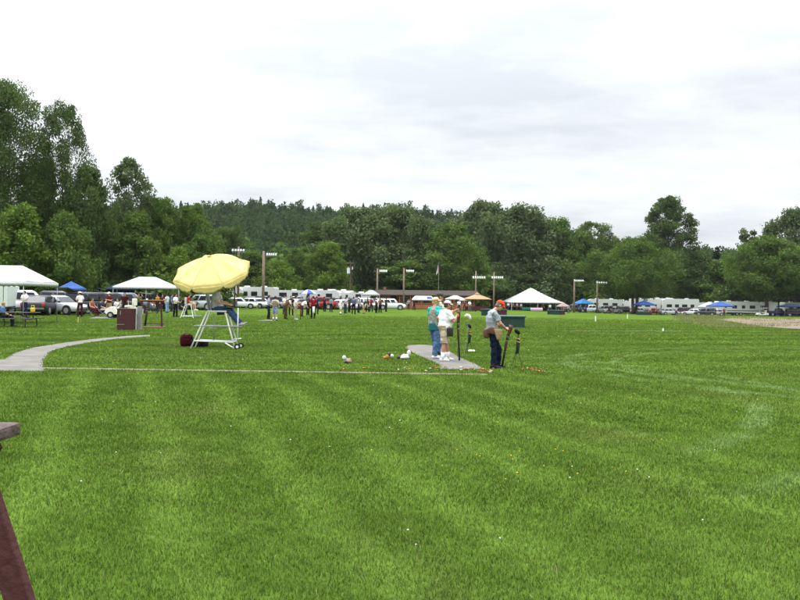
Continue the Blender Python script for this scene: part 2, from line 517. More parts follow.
def build_grass():
    rng = np.random.default_rng(3)
    Vs, Fs, Ts = [], [], []; base = 0
    #        y0   y1   per m2  height       half-width
    for y0, y1, den, h0, h1, w in ((3.6, 6.5, 6400, .018, .043, .0021), (6.5, 11, 3600, .020, .045, .0030), (11, 19, 1600, .022, .046, .0048),
                                   (19, 33, 600, .022, .046, .0095), (33, 80, 150, .022, .05, .024)):
        half = 0.49 * 1.06
        xw = y1 * half + 0.8
        n = int(2 * xw * (y1 - y0) * den)
        x = rng.uniform(-xw, xw, n); y = rng.uniform(y0, y1, n)
        k = (np.abs(x) < y * half + 0.8) & ~in_sheets(x + rng.normal(0, .05, n), y + rng.normal(0, .05, n))
        if y0 > 30: k &= rng.random(n) < np.clip((80 - y) / 42, 0, 1)
        x, y = x[k], y[k]; n = len(x)
        # tufted growth
        tuft = np.sin(x * 9.1 + 1.7 * np.sin(y * 5.3)) * np.sin(y * 8.3 + 1.3 * np.sin(x * 6.1)) * 0.5 + 0.5
        h = rng.uniform(h0, h1, n) * (0.75 + 0.4 * tuft)
        h *= np.where(rng.random(n) < .02, rng.uniform(1.2, 1.6, n), 1)
        a = rng.uniform(0, 2 * math.pi, n); lean = rng.uniform(0.05, 0.85, n) * h
        la = rng.uniform(0, 2 * math.pi, n)
        wv = w * rng.uniform(.65, 1.5, n); dx, dy = np.cos(a) * wv, np.sin(a) * wv
        ex, ey = np.cos(la) * lean, np.sin(la) * lean
        z = np.array([ground(p, q) for p, q in zip(x, y)]) if y0 > 30 else np.zeros(n)
        P = np.zeros((n, 5, 3), np.float32)
        P[:, 0] = np.stack([x - dx, y - dy, z], 1); P[:, 1] = np.stack([x + dx, y + dy, z], 1)
        mx, my, mz = x + ex * .35, y + ey * .35, z + h * .62
        P[:, 2] = np.stack([mx + dx * .8, my + dy * .8, mz], 1); P[:, 3] = np.stack([mx - dx * .8, my - dy * .8, mz], 1)
        P[:, 4] = np.stack([x + ex, y + ey, z + h * (1 - .25 * lean / h)], 1)
        i = np.arange(n)[:, None] * 5 + base
        f = np.concatenate([i + np.array([[0, 1, 2]]), i + np.array([[0, 2, 3]]), i + np.array([[3, 2, 4]])])
        t = rng.uniform(0.92, 1.5, n)
        cl_ = np.sin(x * 3.7 + 2.1 * np.sin(y * 2.3)) * np.sin(y * 3.1 + 1.9 * np.sin(x * 2.9)) + .6 * np.sin(x * 11.3 + y * 4.1) * np.sin(y * 12.7 - x * 5.3)
        if y0 < 30: t *= 1 + .12 * cl_
        t = np.minimum(t, 1.8); t[rng.random(n) < (0.015 if y0 < 11 else .004)] = 1.95
        Vs.append(P.reshape(-1, 3)); Fs.append(f); Ts.append(np.repeat(t, 5)); base += n * 5
    me = np_mesh('lawn_grass', np.concatenate(Vs), np.concatenate(Fs), np.concatenate(Ts))
    setp(link('lawn_grass', me, lawn_mat('grass blades', True)), 'short mown green grass covering the whole field', 'grass', kind='stuff')


build_grass()


def build_tall_grass():
    rng = np.random.default_rng(8)
    V, T = [], []
    pts = []
    for _ in range(2600):
        px = rng.uniform(676, 860); py = rng.uniform(315, 327.5)
        edge = (px - 676) / 50
        ymax = 320 + min(7.5, 9 * edge) if px < 722 else 332
        ymin = 315.5 if px < 722 else 325.0 + (px - 722) * 0.06
        if px > 722 and rng.random() < 0.3: ymin, ymax = 314.5, 317.4
        if px > 722 and rng.random() < .16: ymin, ymax = 317, 332
        if not ymin < py < ymax: continue
        pts.append(gp(px, py))
    for p in pts:
        for k in range(16):
            h = (rng.uniform(.18, .55) if p.x < 19.5 or p.y > 85 else rng.uniform(.12, .30)) * (0.6 + 0.4 * math.sin(p.x * 1.3) * math.sin(p.y * .9))
            x, y = p.x + rng.normal(0, .35), p.y + rng.normal(0, .5)
            a = rng.uniform(0, 6.28); l = rng.uniform(0, .22); w = rng.uniform(.012, .03); b = rng.uniform(0, 6.28)
            V += [(x - w * math.cos(b), y - w * math.sin(b), p.z), (x + w * math.cos(b), y + w * math.sin(b), p.z), (x + l * math.cos(a), y + l * math.sin(a), p.z + h)]
            t = rng.uniform(.5, 1.1); T += [t, t, t]
    me = np_mesh('tall_grass', V, np.arange(len(V)).reshape(-1, 3), T)
    setp(link('tall_grass', me, leaf_mat('rank grass', (0.085, 0.145, 0.034), (0.190, 0.190, 0.075))), 'unmown brownish tall grass at the edge of the bare dirt', 'tall grass', kind='stuff')


# ------------------------------------------------------------------ foliage
def leaf_mat(name, a, b, trans=0.28):
    m = bpy.data.materials.new(name); m.use_nodes = True
    nt = m.node_tree; nt.nodes.clear(); N, L = nt.nodes.new, nt.links.new
    out = N('ShaderNodeOutputMaterial'); at = N('ShaderNodeAttribute'); at.attribute_name = 'tint'
    mx = N('ShaderNodeMix'); mx.data_type = 'RGBA'; L(at.outputs['Fac'], mx.inputs['Factor'])
    mx.inputs['A'].default_value = a + (1,); mx.inputs['B'].default_value = b + (1,)
    df = N('ShaderNodeBsdfDiffuse'); tr = N('ShaderNodeBsdfTranslucent')
    L(mx.outputs['Result'], df.inputs['Color']); L(mx.outputs['Result'], tr.inputs['Color'])
    sh = N('ShaderNodeMixShader'); sh.inputs[0].default_value = trans
    L(df.outputs[0], sh.inputs[1]); L(tr.outputs[0], sh.inputs[2]); L(sh.outputs[0], out.inputs[0])
    return m


LEAF = {
    'dark': leaf_mat('dark leaves', (0.047, 0.078, 0.023), (0.098, 0.148, 0.042)),
    'mid': leaf_mat('mid green leaves', (0.056, 0.098, 0.021), (0.112, 0.172, 0.038)),
    'light': leaf_mat('light green leaves', (0.072, 0.124, 0.020), (0.130, 0.200, 0.036)),
    'willow': leaf_mat('greyish willow leaves', (0.064, 0.096, 0.036), (0.128, 0.170, 0.068)),
    'pine': leaf_mat('conifer needles', (0.024, 0.046, 0.020), (0.046, 0.076, 0.033)),
}
BARK = mat('bark', (0.09, 0.07, 0.055), 0.9, 0.1, 0.35, 3, 0.5)


def leaves(C, out, a, b, rng, droop=0.0):
    n = len(C)
    nr = rng.normal(size=(n, 3)) + out * 0.7 + np.array([0, 0, 0.5])
    nr /= np.linalg.norm(nr, axis=1, keepdims=True)
    r = rng.normal(size=(n, 3)); r[:, 2] -= droop * 3
    u = r - nr * np.sum(r * nr, 1, keepdims=True); u /= np.linalg.norm(u, axis=1, keepdims=True) + 1e-9
    v = np.cross(nr, u)
    s = rng.uniform(.65, 1.3, (n, 1))
    V = np.stack([C - u * a * s, C + v * b * s, C + u * a * s, C - v * b * s], 1)
    return V.reshape(-1, 3), np.arange(n * 4).reshape(-1, 4)


def crown(seed, H, W, base, shape, nclump, nleaf, leaf, crad=(.13, .22), droop=0.0, fill=0.45, soft=.42):
    """clumped foliage; returns vertices, faces, tint and the clump centres"""
    rng = np.random.default_rng(seed)
    Cs, Os, Ts, cen = [], [], [], []
    for i in range(nclump):
        t = (i + rng.random()) / nclump if shape != 'conic' else rng.random() ** 1.6
        if shape == 'round': env = max(.08, 1 - abs(2 * t - .9) ** 2.2) ** .6
        elif shape == 'oval': env = max(.16, 1 - abs(2 * t - .85) ** 2.6) ** .5 * (0.85 + .15 * math.sin(7 * t))
        elif shape == 'vase': env = .35 + .65 * math.sin(min(1, t * 1.25) * math.pi / 2) if t < .8 else max(.2, 1 - ((t - .8) / .2) ** 2) ** .5
        elif shape == 'conic': env = max(.06, 1 - t)
        else: env = 1
        an = i * 2.39996 + rng.normal(0, .5) if shape != 'conic' else rng.uniform(0, 2 * math.pi); lob = 1 + .22 * math.sin(3 * an + seed) + .1 * math.sin(5 * an + 2 * seed)
        rr = W / 2 * env * lob * (rng.random() ** fill)
        z = H * (base + (1 - base) * t)
        c = np.array([rr * math.cos(an), rr * math.sin(an), z])
        cr = W * rng.uniform(*crad) * (.75 + .35 * env)
        if shape == 'conic': cr *= (.45 + .8 * (1 - t))
        n = int(nleaf * rng.uniform(.6, 1.3))
        d = rng.normal(size=(n, 3)); d /= np.linalg.norm(d, axis=1, keepdims=True)
        rad = cr * (rng.random((n, 1)) ** soft)
        rad *= 1 + .25 * np.sin(d[:, :1] * 5 + i) * np.sin(d[:, 1:2] * 6 + 2 * i)
        P = d * rad; P[:, 2] *= .72
        if droop: P[:, 2] -= droop * cr * (rng.random(n) ** 2) * 1.6
        Cs.append(c + P); Os.append(d)
        Ts.append(np.clip(rng.normal(.45 + .28 * (rng.random() - .5) * 2, .2, n), 0, 1)); cen.append((c, cr))
    C, O, T = np.concatenate(Cs), np.concatenate(Os), np.concatenate(Ts)
    k = C[:, 2] > .05
    C, O, T = C[k], O[k], T[k]
    V, Fc = leaves(C, O, leaf, leaf * .55, rng, droop)
    return V, Fc, np.repeat(T, 4), cen


def trunk_mesh(seed, H, W, base, cen, r0, limbs=12, fork=False):
    R = random.Random(seed); bm = bmesh.new()
    def path(a, b, n, wob):
        return [a.lerp(b, i / n) + Vector((R.gauss(0, wob), R.gauss(0, wob), 0)) * (1 if 0 < i < n else 0) for i in range(n + 1)]
    top = Vector((R.gauss(0, W * .03), R.gauss(0, W * .03), H * .86))
    stems = [path(Vector((0, 0, -.3)), top, 6, W * .012)]
    if fork:
        stems = [path(Vector((0, 0, -.3)), Vector((W * .25, W * .1, H * .8)), 6, W * .02), path(Vector((0, 0, -.3)), Vector((-W * .28, -W * .05, H * .75)), 6, W * .02)]
    for s in stems:
        n = len(s); tube(bm, s, [r0 * (1.25 if i == 0 else 1) * (1 - .85 * i / (n - 1)) for i in range(n)], 9)
    cc = sorted(cen, key=lambda c: -c[1])[:limbs * 2]
    R.shuffle(cc)
    for c, cr in cc[:limbs]:
        c = Vector(c); s = R.choice(stems)
        cand = [p for p in s[1:] if p.z < c.z - .05 * H] or [s[1]]
        a = max(cand, key=lambda p: p.z)
        mid = a.lerp(c, .5) + Vector((0, 0, -.04 * H))
        f = max(.25, 1 - a.z / H)
        tube(bm, [a, mid, c], [r0 * .42 * f, r0 * .28 * f, r0 * .08], 6)
    return bm_mesh(bm, 'trunk', True)


PROTO = {}


def proto(kind, H, W, base, shape, nclump, nleaf, leaf, seed, r0, **kw):
    fork = kw.pop('fork', False); limbs = kw.pop('limbs', 12)
    V, Fc, T, cen = crown(seed, H, W, base, shape, nclump, nleaf, leaf, **kw)
    PROTO[kind] = (np_mesh('crown', V, Fc, T), trunk_mesh(seed, H, W, base, cen, r0, limbs, fork), H, W)


proto('airy', 22, 10, .10, 'vase', 120, 400, .15, 11, .38, crad=(.11, .20), fill=.42, limbs=30, soft=.30)
proto('airy2', 20, 9, .08, 'vase', 100, 380, .145, 12, .34, crad=(.11, .19), fill=.42, limbs=30, soft=.30)
proto('dense', 15, 11, .10, 'round', 85, 300, .21, 13, .35, crad=(.10, .17), fill=.4)
proto('dense2', 16, 12, .06, 'oval', 90, 300, .21, 14, .35, crad=(.10, .17), fill=.4)
proto('bush', 8, 8, .0, 'round', 60, 300, .17, 15, .16, crad=(.11, .19), fill=.4, limbs=8)
proto('bush2', 9, 7, .02, 'oval', 60, 300, .17, 16, .16, crad=(.11, .19), fill=.4, limbs=8)
proto('willow', 19, 14, .08, 'round', 120, 300, .25, 17, .5, crad=(.08, .14), droop=.9, fill=.38)
proto('willow2', 18, 13, .06, 'oval', 110, 300, .25, 18, .5, crad=(.08, .14), droop=.7, fill=.38)
proto('lone', 15, 6, .50, 'round', 60, 190, .15, 31, .24, crad=(.10, .17), fill=.40, limbs=20, soft=.33)
proto('poplar', 27, 15, .34, 'oval', 150, 200, .25, 35, .55, crad=(.065, .12), fill=.42, limbs=44, soft=.32)
proto('shade', 16, 15, .33, 'round', 120, 300, .22, 24, .4, crad=(.09, .15), fill=.4, droop=.2)
proto('forked', 18, 19, .27, 'round', 130, 300, .24, 21, .4, crad=(.08, .13), droop=.25, fill=.4, fork=True)
proto('wispy', 12, 5, .15, 'oval', 36, 170, .20, 22, .15, crad=(.10, .18), fill=.5, limbs=14)
proto('spruce', 15, 6, .02, 'conic', 70, 260, .22, 23, .2, crad=(.10, .17), fill=.4, limbs=4)
TREE_R = random.Random(77)


def tree(kind, px, top, wpx, Y, leafm, label, group=None, name='broadleaf_tree'):
    p = gx(px, Y)
    cm, tm, H0, W0 = PROTO[kind]
    H = hz(px, top, Y) * 0.98; W = wpx * Y / F
    rz = TREE_R.uniform(0, 6.28)
    t = thing(name, label, 'tree' if 'bush' not in name else 'bush', p, rz, group)
    s = (W / W0, W / W0, H / H0)
    c = link('crown', cm, LEAF[leafm], t); c.scale = s
    k = link('trunk', tm, BARK, t); k.scale = s
    return t
# ------------------------------------------------------------------ wooded hill
RIDGE = [(-200, 201), (100, 202), (190, 202), (230, 200), (262, 199), (300, 202), (340, 205), (400, 205), (440, 209), (500, 219), (540, 227), (580, 235), (620, 241), (700, 250), (750, 252), (800, 248), (1000, 246)]
HY0, HY1 = 235.0, 480.0


def ridge_z(px):
    for (a, ya), (b, yb) in zip(RIDGE, RIDGE[1:]):
        if a <= px <= b:
            y = ya + (yb - ya) * (px - a) / (b - a)
            return pt(px, y, HY1).z - 13.0
    return pt(px, RIDGE[-1][1], HY1).z - 13.0


def hill_z(x, y):
    px = 400 + F * x / HY1
    top = ridge_z(max(-199, min(999, px)))
    t = min(1.0, max(0.0, (y - HY0) / (HY1 - HY0)))
    base = ground(x, HY0) - 0.5
    z = base + (top - base) * (t ** 1.15)
    z += 2.2 * math.sin(x * .031 + 1) * math.sin(y * .027) * t
    if y > HY1: z -= (y - HY1) * .18
    return z


def build_hill():
    xs = np.linspace(-420, 460, 90); ys = np.linspace(HY0, 620, 40)
    V = [(x, y, hill_z(x, y)) for y in ys for x in xs]; n = len(xs)
    Fc = [(j * n + i, j * n + i + 1, (j + 1) * n + i + 1, (j + 1) * n + i) for j in range(len(ys) - 1) for i in range(n - 1)]
    me = np_mesh('hill', V, Fc)
    for p in me.polygons: p.use_smooth = True
    setp(link('hill', me, mat('forest floor', (0.035, 0.05, 0.018), 0.95, 0.05, 0.4, .05)), kind='structure')


def small_tree(seed, kind, n=170):
    rng = np.random.default_rng(seed)
    if kind == 'pine':
        t = rng.random(n) ** 1.1; r = (1 - t) ** .62 * 2.7 * (.5 + .5 * rng.random(n)) * (0.8 + .2 * np.sin(t * 26)); z = 3 + 9.5 * t + rng.normal(0, .3, n)
        a = rng.uniform(0, 6.28, n); C = np.stack([r * np.cos(a), r * np.sin(a), z], 1); sz = .55
    else:
        k = rng.integers(0, 9, n); cc = rng.normal(size=(9, 3)) * np.array([1.9, 1.9, 1.9]) + np.array([0, 0, 9.5])
        d = rng.normal(size=(n, 3)); d /= np.linalg.norm(d, axis=1, keepdims=True)
        C = cc[k] + d * 1.9 * rng.random((n, 1)) ** .4; sz = .62
    o = C - np.array([0, 0, 8]); o /= np.linalg.norm(o, axis=1, keepdims=True)
    V, Fc = leaves(C, o, sz, sz * .6, rng)
    return V, Fc


def scatter(name, spots, protos, m, label, cat, seed):
    rng = np.random.default_rng(seed); Vs, Fs, Ts = [], [], []; b = 0
    for (x, y, z, s, k) in spots:
        V, Fc = protos[k]; a = rng.uniform(0, 6.28); ca, sa = math.cos(a), math.sin(a)
        P = V @ np.array([[ca, sa, 0], [-sa, ca, 0], [0, 0, 1]]) * s * np.array([1, 1, rng.uniform(.85, 1.15)]) + np.array([x, y, z])
        Vs.append(P); Fs.append(Fc + b); b += len(P)
        Ts.append(np.clip(np.repeat(rng.normal(rng.uniform(.2, .75), .16, len(P) // 4), 4), 0, 1))
    me = np_mesh(name, np.concatenate(Vs), np.concatenate(Fs), np.concatenate(Ts))
    setp(link(name, me, m), label, cat, kind='stuff')


def build_forest():
    R = random.Random(9)
    pine = [small_tree(i, 'pine', 200) for i in range(4)]; leafy = [small_tree(i + 10, 'leafy', 260) for i in range(5)]
    A, B = [], []
    y = HY0
    while y < 520:
        x = -0.62 * y
        while x < 0.66 * y:
            xx, yy = x + R.uniform(-3, 3), y + R.uniform(-3, 3)
            px = 400 + F * xx / yy
            z = hill_z(xx, yy) - .3
            dens = mnoise.noise((xx * .012, yy * .016, 3.1))
            if R.random() < (.50 if dens > -.05 else .22) + .12 * sm(yy, 380, 500) - .2 * sm(px, 500, 700): A.append((xx, yy, z, R.uniform(.78, 1.12), R.randrange(4)))
            else: B.append((xx, yy, z, R.uniform(.75, 1.1), R.randrange(5)))
            x += R.uniform(4.4, 6.6)
        y += 5.8
    scatter('hillside_pines', A, pine, LEAF['pine'], 'dark conifers massed over the far wooded hillside', 'forest', 1)
    scatter('hillside_hardwoods', B, leafy, leaf_mat('hill leaves', (0.027, 0.050, 0.017), (0.056, 0.094, 0.030)), 'leafy trees mixed among dark conifers on the far hillside', 'forest', 2)
    # the understorey that closes the gaps behind the parked vehicles
    sp = []; rb = [small_tree(i + 30, 'leafy', 330) for i in range(4)]
    rb = [((v - np.array([0, 0, 5.5])) * np.array([1, 1, .9]), f) for v, f in rb]
    for a, b, Y, s, n in ((-120, 208, 97, .62, 115), (-120, 215, 114, .95, 100), (205, 262, 150, .8, 30), (225, 470, 192, 1.25, 110), (225, 470, 200, 1.7, 60), (225, 600, 226, 1.5, 170), (450, 600, 228, 2.0, 70), (560, 920, 228, 1.0, 170), (560, 920, 234, 1.5, 110)):
        for _ in range(n):
            p = gx(R.uniform(a, b), Y + R.uniform(-5, 5)); sp.append((p.x, p.y, p.z - .6, s * R.uniform(.6, 1.15), R.randrange(4)))
    scatter('woodland_undergrowth', sp, rb, LEAF['mid'], 'leafy undergrowth filling the wood behind the parked vehicles', 'undergrowth', 3)


build_hill()
build_forest()
build_tall_grass()

# ------------------------------------------------------------------ trees: kind, px, top py, width px, depth, leaves, label
GL, GM, GR = 'trees behind the vehicles by the white canopies', 'trees behind the clubhouse and campers', 'trees behind the campers at the far right'
TREES = [
    ('airy', 6, 84, 72, 92, 'dark', 'tallest broadleaf tree at the edge of the wood, cut by the picture edge', GL),
    ('airy2', 61, 104, 48, 95, 'dark', 'tall airy tree with sky showing through, beside the tallest one', GL),
    ('dense', 86, 168, 60, 93, 'dark', 'dark rounded tree leaning out below the tall airy tree', GL),
    ('airy2', -34, 95, 70, 99, 'dark', 'tall dark tree mostly outside the frame beyond the tallest tree', GL),
    ('dense2', 36, 160, 70, 99, 'dark', 'dense dark tree between the two tallest trees', GL),
    ('bush2', 22, 208, 74, 84, 'light', 'bright green tree low above the white picnic canopy', GL),
    ('bush', 62, 216, 66, 86, 'mid', 'mid green tree above the blue canopy top', GL),
    ('dense', 104, 216, 52, 98, 'mid', 'bushy tree under the lone slender tree, near black vehicle', GL),
    ('lone', 127, 157, 42, 101, 'willow', 'lone slender tree with bare trunk standing above the wood edge', GL),
    ('bush2', 134, 214, 60, 96, 'mid', 'feathery green tree above the long white canopy', GL),
    ('dense2', 160, 198, 60, 104, 'mid', 'rounded yellow green tree right behind the lone slender tree', GL),
    ('dense', 192, 206, 56, 108, 'mid', 'mid green tree just behind the yellow umbrella', GL),
    ('bush', 203, 238, 56, 102, 'mid', 'low round tree behind the umbrella top', GL),
    ('dense2', 226, 228, 50, 146, 'dark', 'dark tree between the umbrella and the first wooden light pole', GL),
    ('bush', 178, 250, 52, 96, 'light', 'pale leafy bush behind the long white canopy end', GL),
    ('bush2', 250, 252, 52, 150, 'mid', 'low leafy tree behind the tallest wooden light pole', GM),
    ('bush', 276, 262, 44, 146, 'light', 'bright round bush beside the tallest light pole', GM),
    ('dense', 300, 248, 46, 160, 'mid', 'small rounded tree above the long white trailer', GM),
    ('dense2', 326, 243, 56, 156, 'light', 'bright green rounded tree above the white and blue umbrella', GM),
    ('willow2', 318, 222, 64, 182, 'dark', 'dark tree at the foot of the hill behind the bright rounded tree', GM),
    ('willow', 356, 207, 92, 174, 'willow', 'broad grey green willow behind the utility pole', GM),
    ('willow2', 396, 206, 88, 178, 'willow', 'tall willow rising above the clubhouse roof', GM),
    ('dense2', 426, 219, 70, 170, 'willow', 'grey green tree behind the hanging flag', GM),
    ('dense', 452, 225, 66, 166, 'mid', 'mid green tree above the small white canopies', GM),
    ('willow', 484, 201, 94, 216, 'willow', 'tallest willow in the middle, above the thatch coloured gazebo', GM),
    ('willow2', 522, 206, 86, 217, 'willow', 'willow just behind the big peaked tent', GM),
    ('dense2', 552, 219, 72, 219, 'mid', 'tree with sloping top next to the big peaked tent', GM),
    ('bush', 478, 258, 70, 205, 'dark', 'dark low tree behind the pair of lamp poles', GM),
    ('bush2', 535, 262, 66, 213, 'dark', 'dark low tree behind the peak of the big tent', GM),
    ('bush2', 408, 262, 70, 164, 'mid', 'low leafy tree just behind the clubhouse', GM),
    ('willow2', 572, 231, 72, 221, 'mid', 'leafy tree above the single blue canopy', GR),
    ('airy2', 592, 222, 44, 224, 'mid', 'taller tree with a rounded top standing between two lower trees', GR),
    ('bush', 586, 274, 44, 217, 'light', 'bright round bush between the two shortest lamp poles', GR),
    ('forked', 634, 238, 84, 186, 'mid', 'spreading tree with a forked trunk in front of the campers', GR),
    ('poplar', 666, 197, 64, 222, 'dark', 'single tall poplar rising far above its neighbours', GR),
    ('dense', 700, 254, 56, 222, 'dark', 'dark tree behind the white trailers beside the poplar', GR),
    ('bush2', 722, 262, 60, 216, 'mid', 'mid green tree behind the blue canopy and trailer', GR),
    ('spruce', 716, 246, 32, 226, 'pine', 'pointed dark conifer far behind the white trailers', GR),
    ('wispy', 746, 229, 30, 214, 'willow', 'thin wispy tree showing sky through its top', GR),
    ('shade', 766, 238, 78, 187, 'mid', 'dense tree whose shade covers the long camper end', GR),
    ('willow', 794, 208, 76, 206, 'willow', 'big grey green willow cut by the picture edge', GR),
    ('shade', 808, 246, 72, 193, 'dark', 'dark round tree beside the dark blue shelter', GR),
    ('willow2', 840, 212, 70, 200, 'dark', 'tree outside the frame beyond the big willow', GR),
]
for k, px, top, w, Y, lm, lab, grp in TREES: tree(k, px, top, w, Y, lm, lab, grp, 'conifer_tree' if k == 'spruce' else 'willow_tree' if 'willow' in k and lm == 'willow' else 'broadleaf_tree')
# ------------------------------------------------------------------ canopies and tents
def hip_canopy(name, label, cx, cy, lx, ly, ze, zr, ridge, rz, col, legs=True, val=.22, cat='canopy', group=None, z0=None, legx=0.0):
    z = ground(cx, cy) if z0 is None else z0
    t = thing(name, label, cat, (cx, cy, z), rz, group)
    bm = bmesh.new(); n = 10
    hx, hy, r = lx / 2, ly / 2, ridge / 2
    # four sagging roof faces between the eaves and the ridge
    A, B, C_, D = Vector((-hx, -hy, ze)), Vector((hx, -hy, ze)), Vector((hx, hy, ze)), Vector((-hx, hy, ze))
    P, Q = Vector((-r, 0, zr)), Vector((r, 0, zr))
    for a, b, p, q in ((A, B, P, Q), (B, C_, Q, Q), (C_, D, Q, P), (D, A, P, P)):
        g = []
        for j in range(7):
            v = j / 6
            e0, e1 = a.lerp(p, v), b.lerp(q, v)
            row = []
            for i in range(n + 1):
                u = i / n; w = e0.lerp(e1, u)
                w.z -= .10 * math.sin(math.pi * u) * math.sin(math.pi * v) * (1 if ly > 1 else 0)
                row.append(bm.verts.new(w))
            g.append(row)
        for j in range(6):
            for i in range(n): bm.faces.new((g[j][i], g[j][i + 1], g[j + 1][i + 1], g[j + 1][i]))
        m = max(6, int((b - a).length / .3)); prev = None
        for i in range(m * 4 + 1):
            w = a.lerp(b, i / (m * 4)); d = val * (.8 + .2 * abs(math.sin(math.pi * i / 4)))
            c = (bm.verts.new(w), bm.verts.new(w - Vector((0, 0, d))))
            if prev: bm.faces.new((prev[0], c[0], c[1], prev[1]))
            prev = c
    bmesh.ops.remove_doubles(bm, verts=bm.verts[:], dist=.002)
    o = part('roof', bm, canvas(col), t, True)
    md = o.modifiers.new('s', 'SOLIDIFY'); md.thickness = .012; BAKE.append(o)
    if legs:
        for x in ((-hx + .05, hx - .05) if lx < 5 else (-hx + .05, 0.0, hx - .05)):
            for y in (-hy + .05, hy - .05):
                bm = bmesh.new(); tube(bm, [(x, y, -.03), (x, y, ze)], .022, 8)
                part('pole', bm, GREY_TUBE, t, True)
    return t


p = pt(27.4, 330, 45.0)
hip_canopy('picnic_canopy', 'white frame canopy with scalloped valance over the picnic table', -23.2, 45.8, 6.4, 4.4, 2.28, 3.22, 4.2, 0, 'e6e8e6')
p = gx(147, 82)
hip_canopy('long_canopy', 'long white canopy sheltering a small crowd behind the golf cart', p.x, p.y, 6.2, 4.2, 2.35, 3.35, 1.6, math.radians(14), 'eceeee')
BLUE = '3a64b0'
p = gx(71, 78); hip_canopy('popup_canopy', 'plain blue canopy top showing between parked vehicles and the white canopy', p.x, p.y, 2.4, 2.4, 1.95, 2.65, 0, .5, BLUE, group='blue canopies')
p = gx(121, 92); hip_canopy('popup_canopy', 'dull blue canopy with grey edge behind the blue grey minivan', p.x, p.y, 4.2, 3.0, 2.15, 2.55, 1.5, 0, '50608a')
p = gx(583, 185); hip_canopy('popup_canopy', 'sky blue canopy between the two shortest lamp poles', p.x, p.y, 3.6, 3.2, 2.1, 3.2, 0, .4, '3f83c4', group='blue canopies')
p = gx(644, 178); hip_canopy('popup_canopy', 'low blue canopy under the forked tree', p.x, p.y, 3.8, 3.2, 2.2, 3.1, 0, .2, BLUE, group='blue canopies')
p = gx(720, 172); hip_canopy('popup_canopy', 'blue canopy in front of the long camper by the tall grass', p.x, p.y, 4.6, 3.4, 2.2, 3.2, 0, .15, BLUE, group='blue canopies')
p = gx(708, 176); hip_canopy('popup_canopy', 'small plain white canopy touching the blue one', p.x, p.y, 3.2, 3.0, 2.0, 3.0, 0, .3, 'e4e4e6')
p = gx(791, 178); hip_canopy('popup_canopy', 'dark blue shelter beside the tree at the picture edge', p.x, p.y, 4.6, 4.0, 2.3, 2.8, 1.5, 0, '23355c')
p = gx(455, 136); hip_canopy('popup_canopy', 'cream canopy with low peak before the gazebo', p.x, p.y, 3.0, 2.6, 2.0, 2.55, .6, .1, 'd9d6cb')
p = gx(465, 134); hip_canopy('popup_canopy', 'smaller flat white canopy almost touching the gazebo', p.x, p.y, 1.9, 2.2, 1.85, 2.1, .6, 0, 'eceae4')
p = gx(563, 150); hip_canopy('popup_canopy', 'faded pink canopy low behind a green trap house', p.x, p.y, 1.7, 1.8, 1.3, 1.95, .2, .4, 'b9a09a')
p = gx(371, 124); hip_canopy('popup_canopy', 'grey white canopy between the minivan and the clubhouse', p.x, p.y, 2.6, 2.6, 2.3, 2.95, .6, 0, 'b9bab8')

# long white awning with a blue end panel in front of the clubhouse
p = gx(423, 131)
t = hip_canopy('awning', 'white rounded awning with a blue panel before the clubhouse', p.x, p.y, 3.6, 2.4, 1.75, 2.3, 2.6, 0, 'e8e8e8', cat='awning')
bm = bmesh.new(); slab(bm, [(.55, -.98, 1.93), (1.5, -.98, 1.93), (1.2, -.45, 2.16), (.62, -.45, 2.16)], .02)
part('blue_panel', bm, canvas('3a5aa8'), t)

# white and blue striped sunshade among the campers
p = gx(308, 132); t = thing('beach_umbrella', 'large umbrella with alternating white and blue panels among the campers', 'umbrella', p)
bm = bmesh.new(); bm2 = bmesh.new()
for i in range(8):
    b_ = bm if i % 2 else bm2
    a0, a1 = i * math.pi / 4, (i + 1) * math.pi / 4
    rows = []
    for k in range(6):
        r, z = 1.5 * k / 5, 2.95 - .75 * (k / 5) ** 1.6
        rows.append([b_.verts.new((r * math.cos(a0 + (a1 - a0) * q / 3), r * math.sin(a0 + (a1 - a0) * q / 3), z)) for q in range(4)])
    for r0, r1 in zip(rows, rows[1:]):
        for q in range(3): b_.faces.new((r0[q], r0[q + 1], r1[q + 1], r1[q]))
for b_, nm, c in ((bm, 'white_panel', 'f0f0f2'), (bm2, 'blue_panel', '3f6fc8')):
    o = part(nm, b_, canvas(c), t, True); md = o.modifiers.new('s', 'SOLIDIFY'); md.thickness = .01; BAKE.append(o)
bm = bmesh.new(); tube(bm, [(0, 0, 0), (0, 0, 2.95)], .025); part('pole', bm, GREY_TUBE, t)

# big peaked marquee
p = gx(530.5, 196)
t = thing('peaked_marquee', 'big white tent with a single tall concave peak', 'tent', p, math.radians(7))
bm = bmesh.new(); n = 24; hx, hy = 6.3, 6.0
grid = {}
for i in range(n + 1):
    for j in range(n + 1):
        x, y = (i / n * 2 - 1), (j / n * 2 - 1)
        m_ = max(abs(x), abs(y))
        z = 2.05 + 3.5 * (1 - m_) ** 1.22 * (1 - .03 * math.cos(10 * math.atan2(y, x)))
        grid[i, j] = bm.verts.new((x * hx, y * hy, z))
for i in range(n):
    for j in range(n): bm.faces.new((grid[i, j], grid[i + 1, j], grid[i + 1, j + 1], grid[i, j + 1]))
rim = [grid[i, 0] for i in range(n + 1)] + [grid[n, j] for j in range(1, n + 1)] + [grid[i, n] for i in range(n - 1, -1, -1)] + [grid[0, j] for j in range(n - 1, 0, -1)]
low = [bm.verts.new(v.co * 1.0 - Vector((0, 0, .24 + .05 * (k % 2)))) for k, v in enumerate(rim)]
for k in range(len(rim)): bm.faces.new((rim[k], rim[(k + 1) % len(rim)], low[(k + 1) % len(rim)], low[k]))
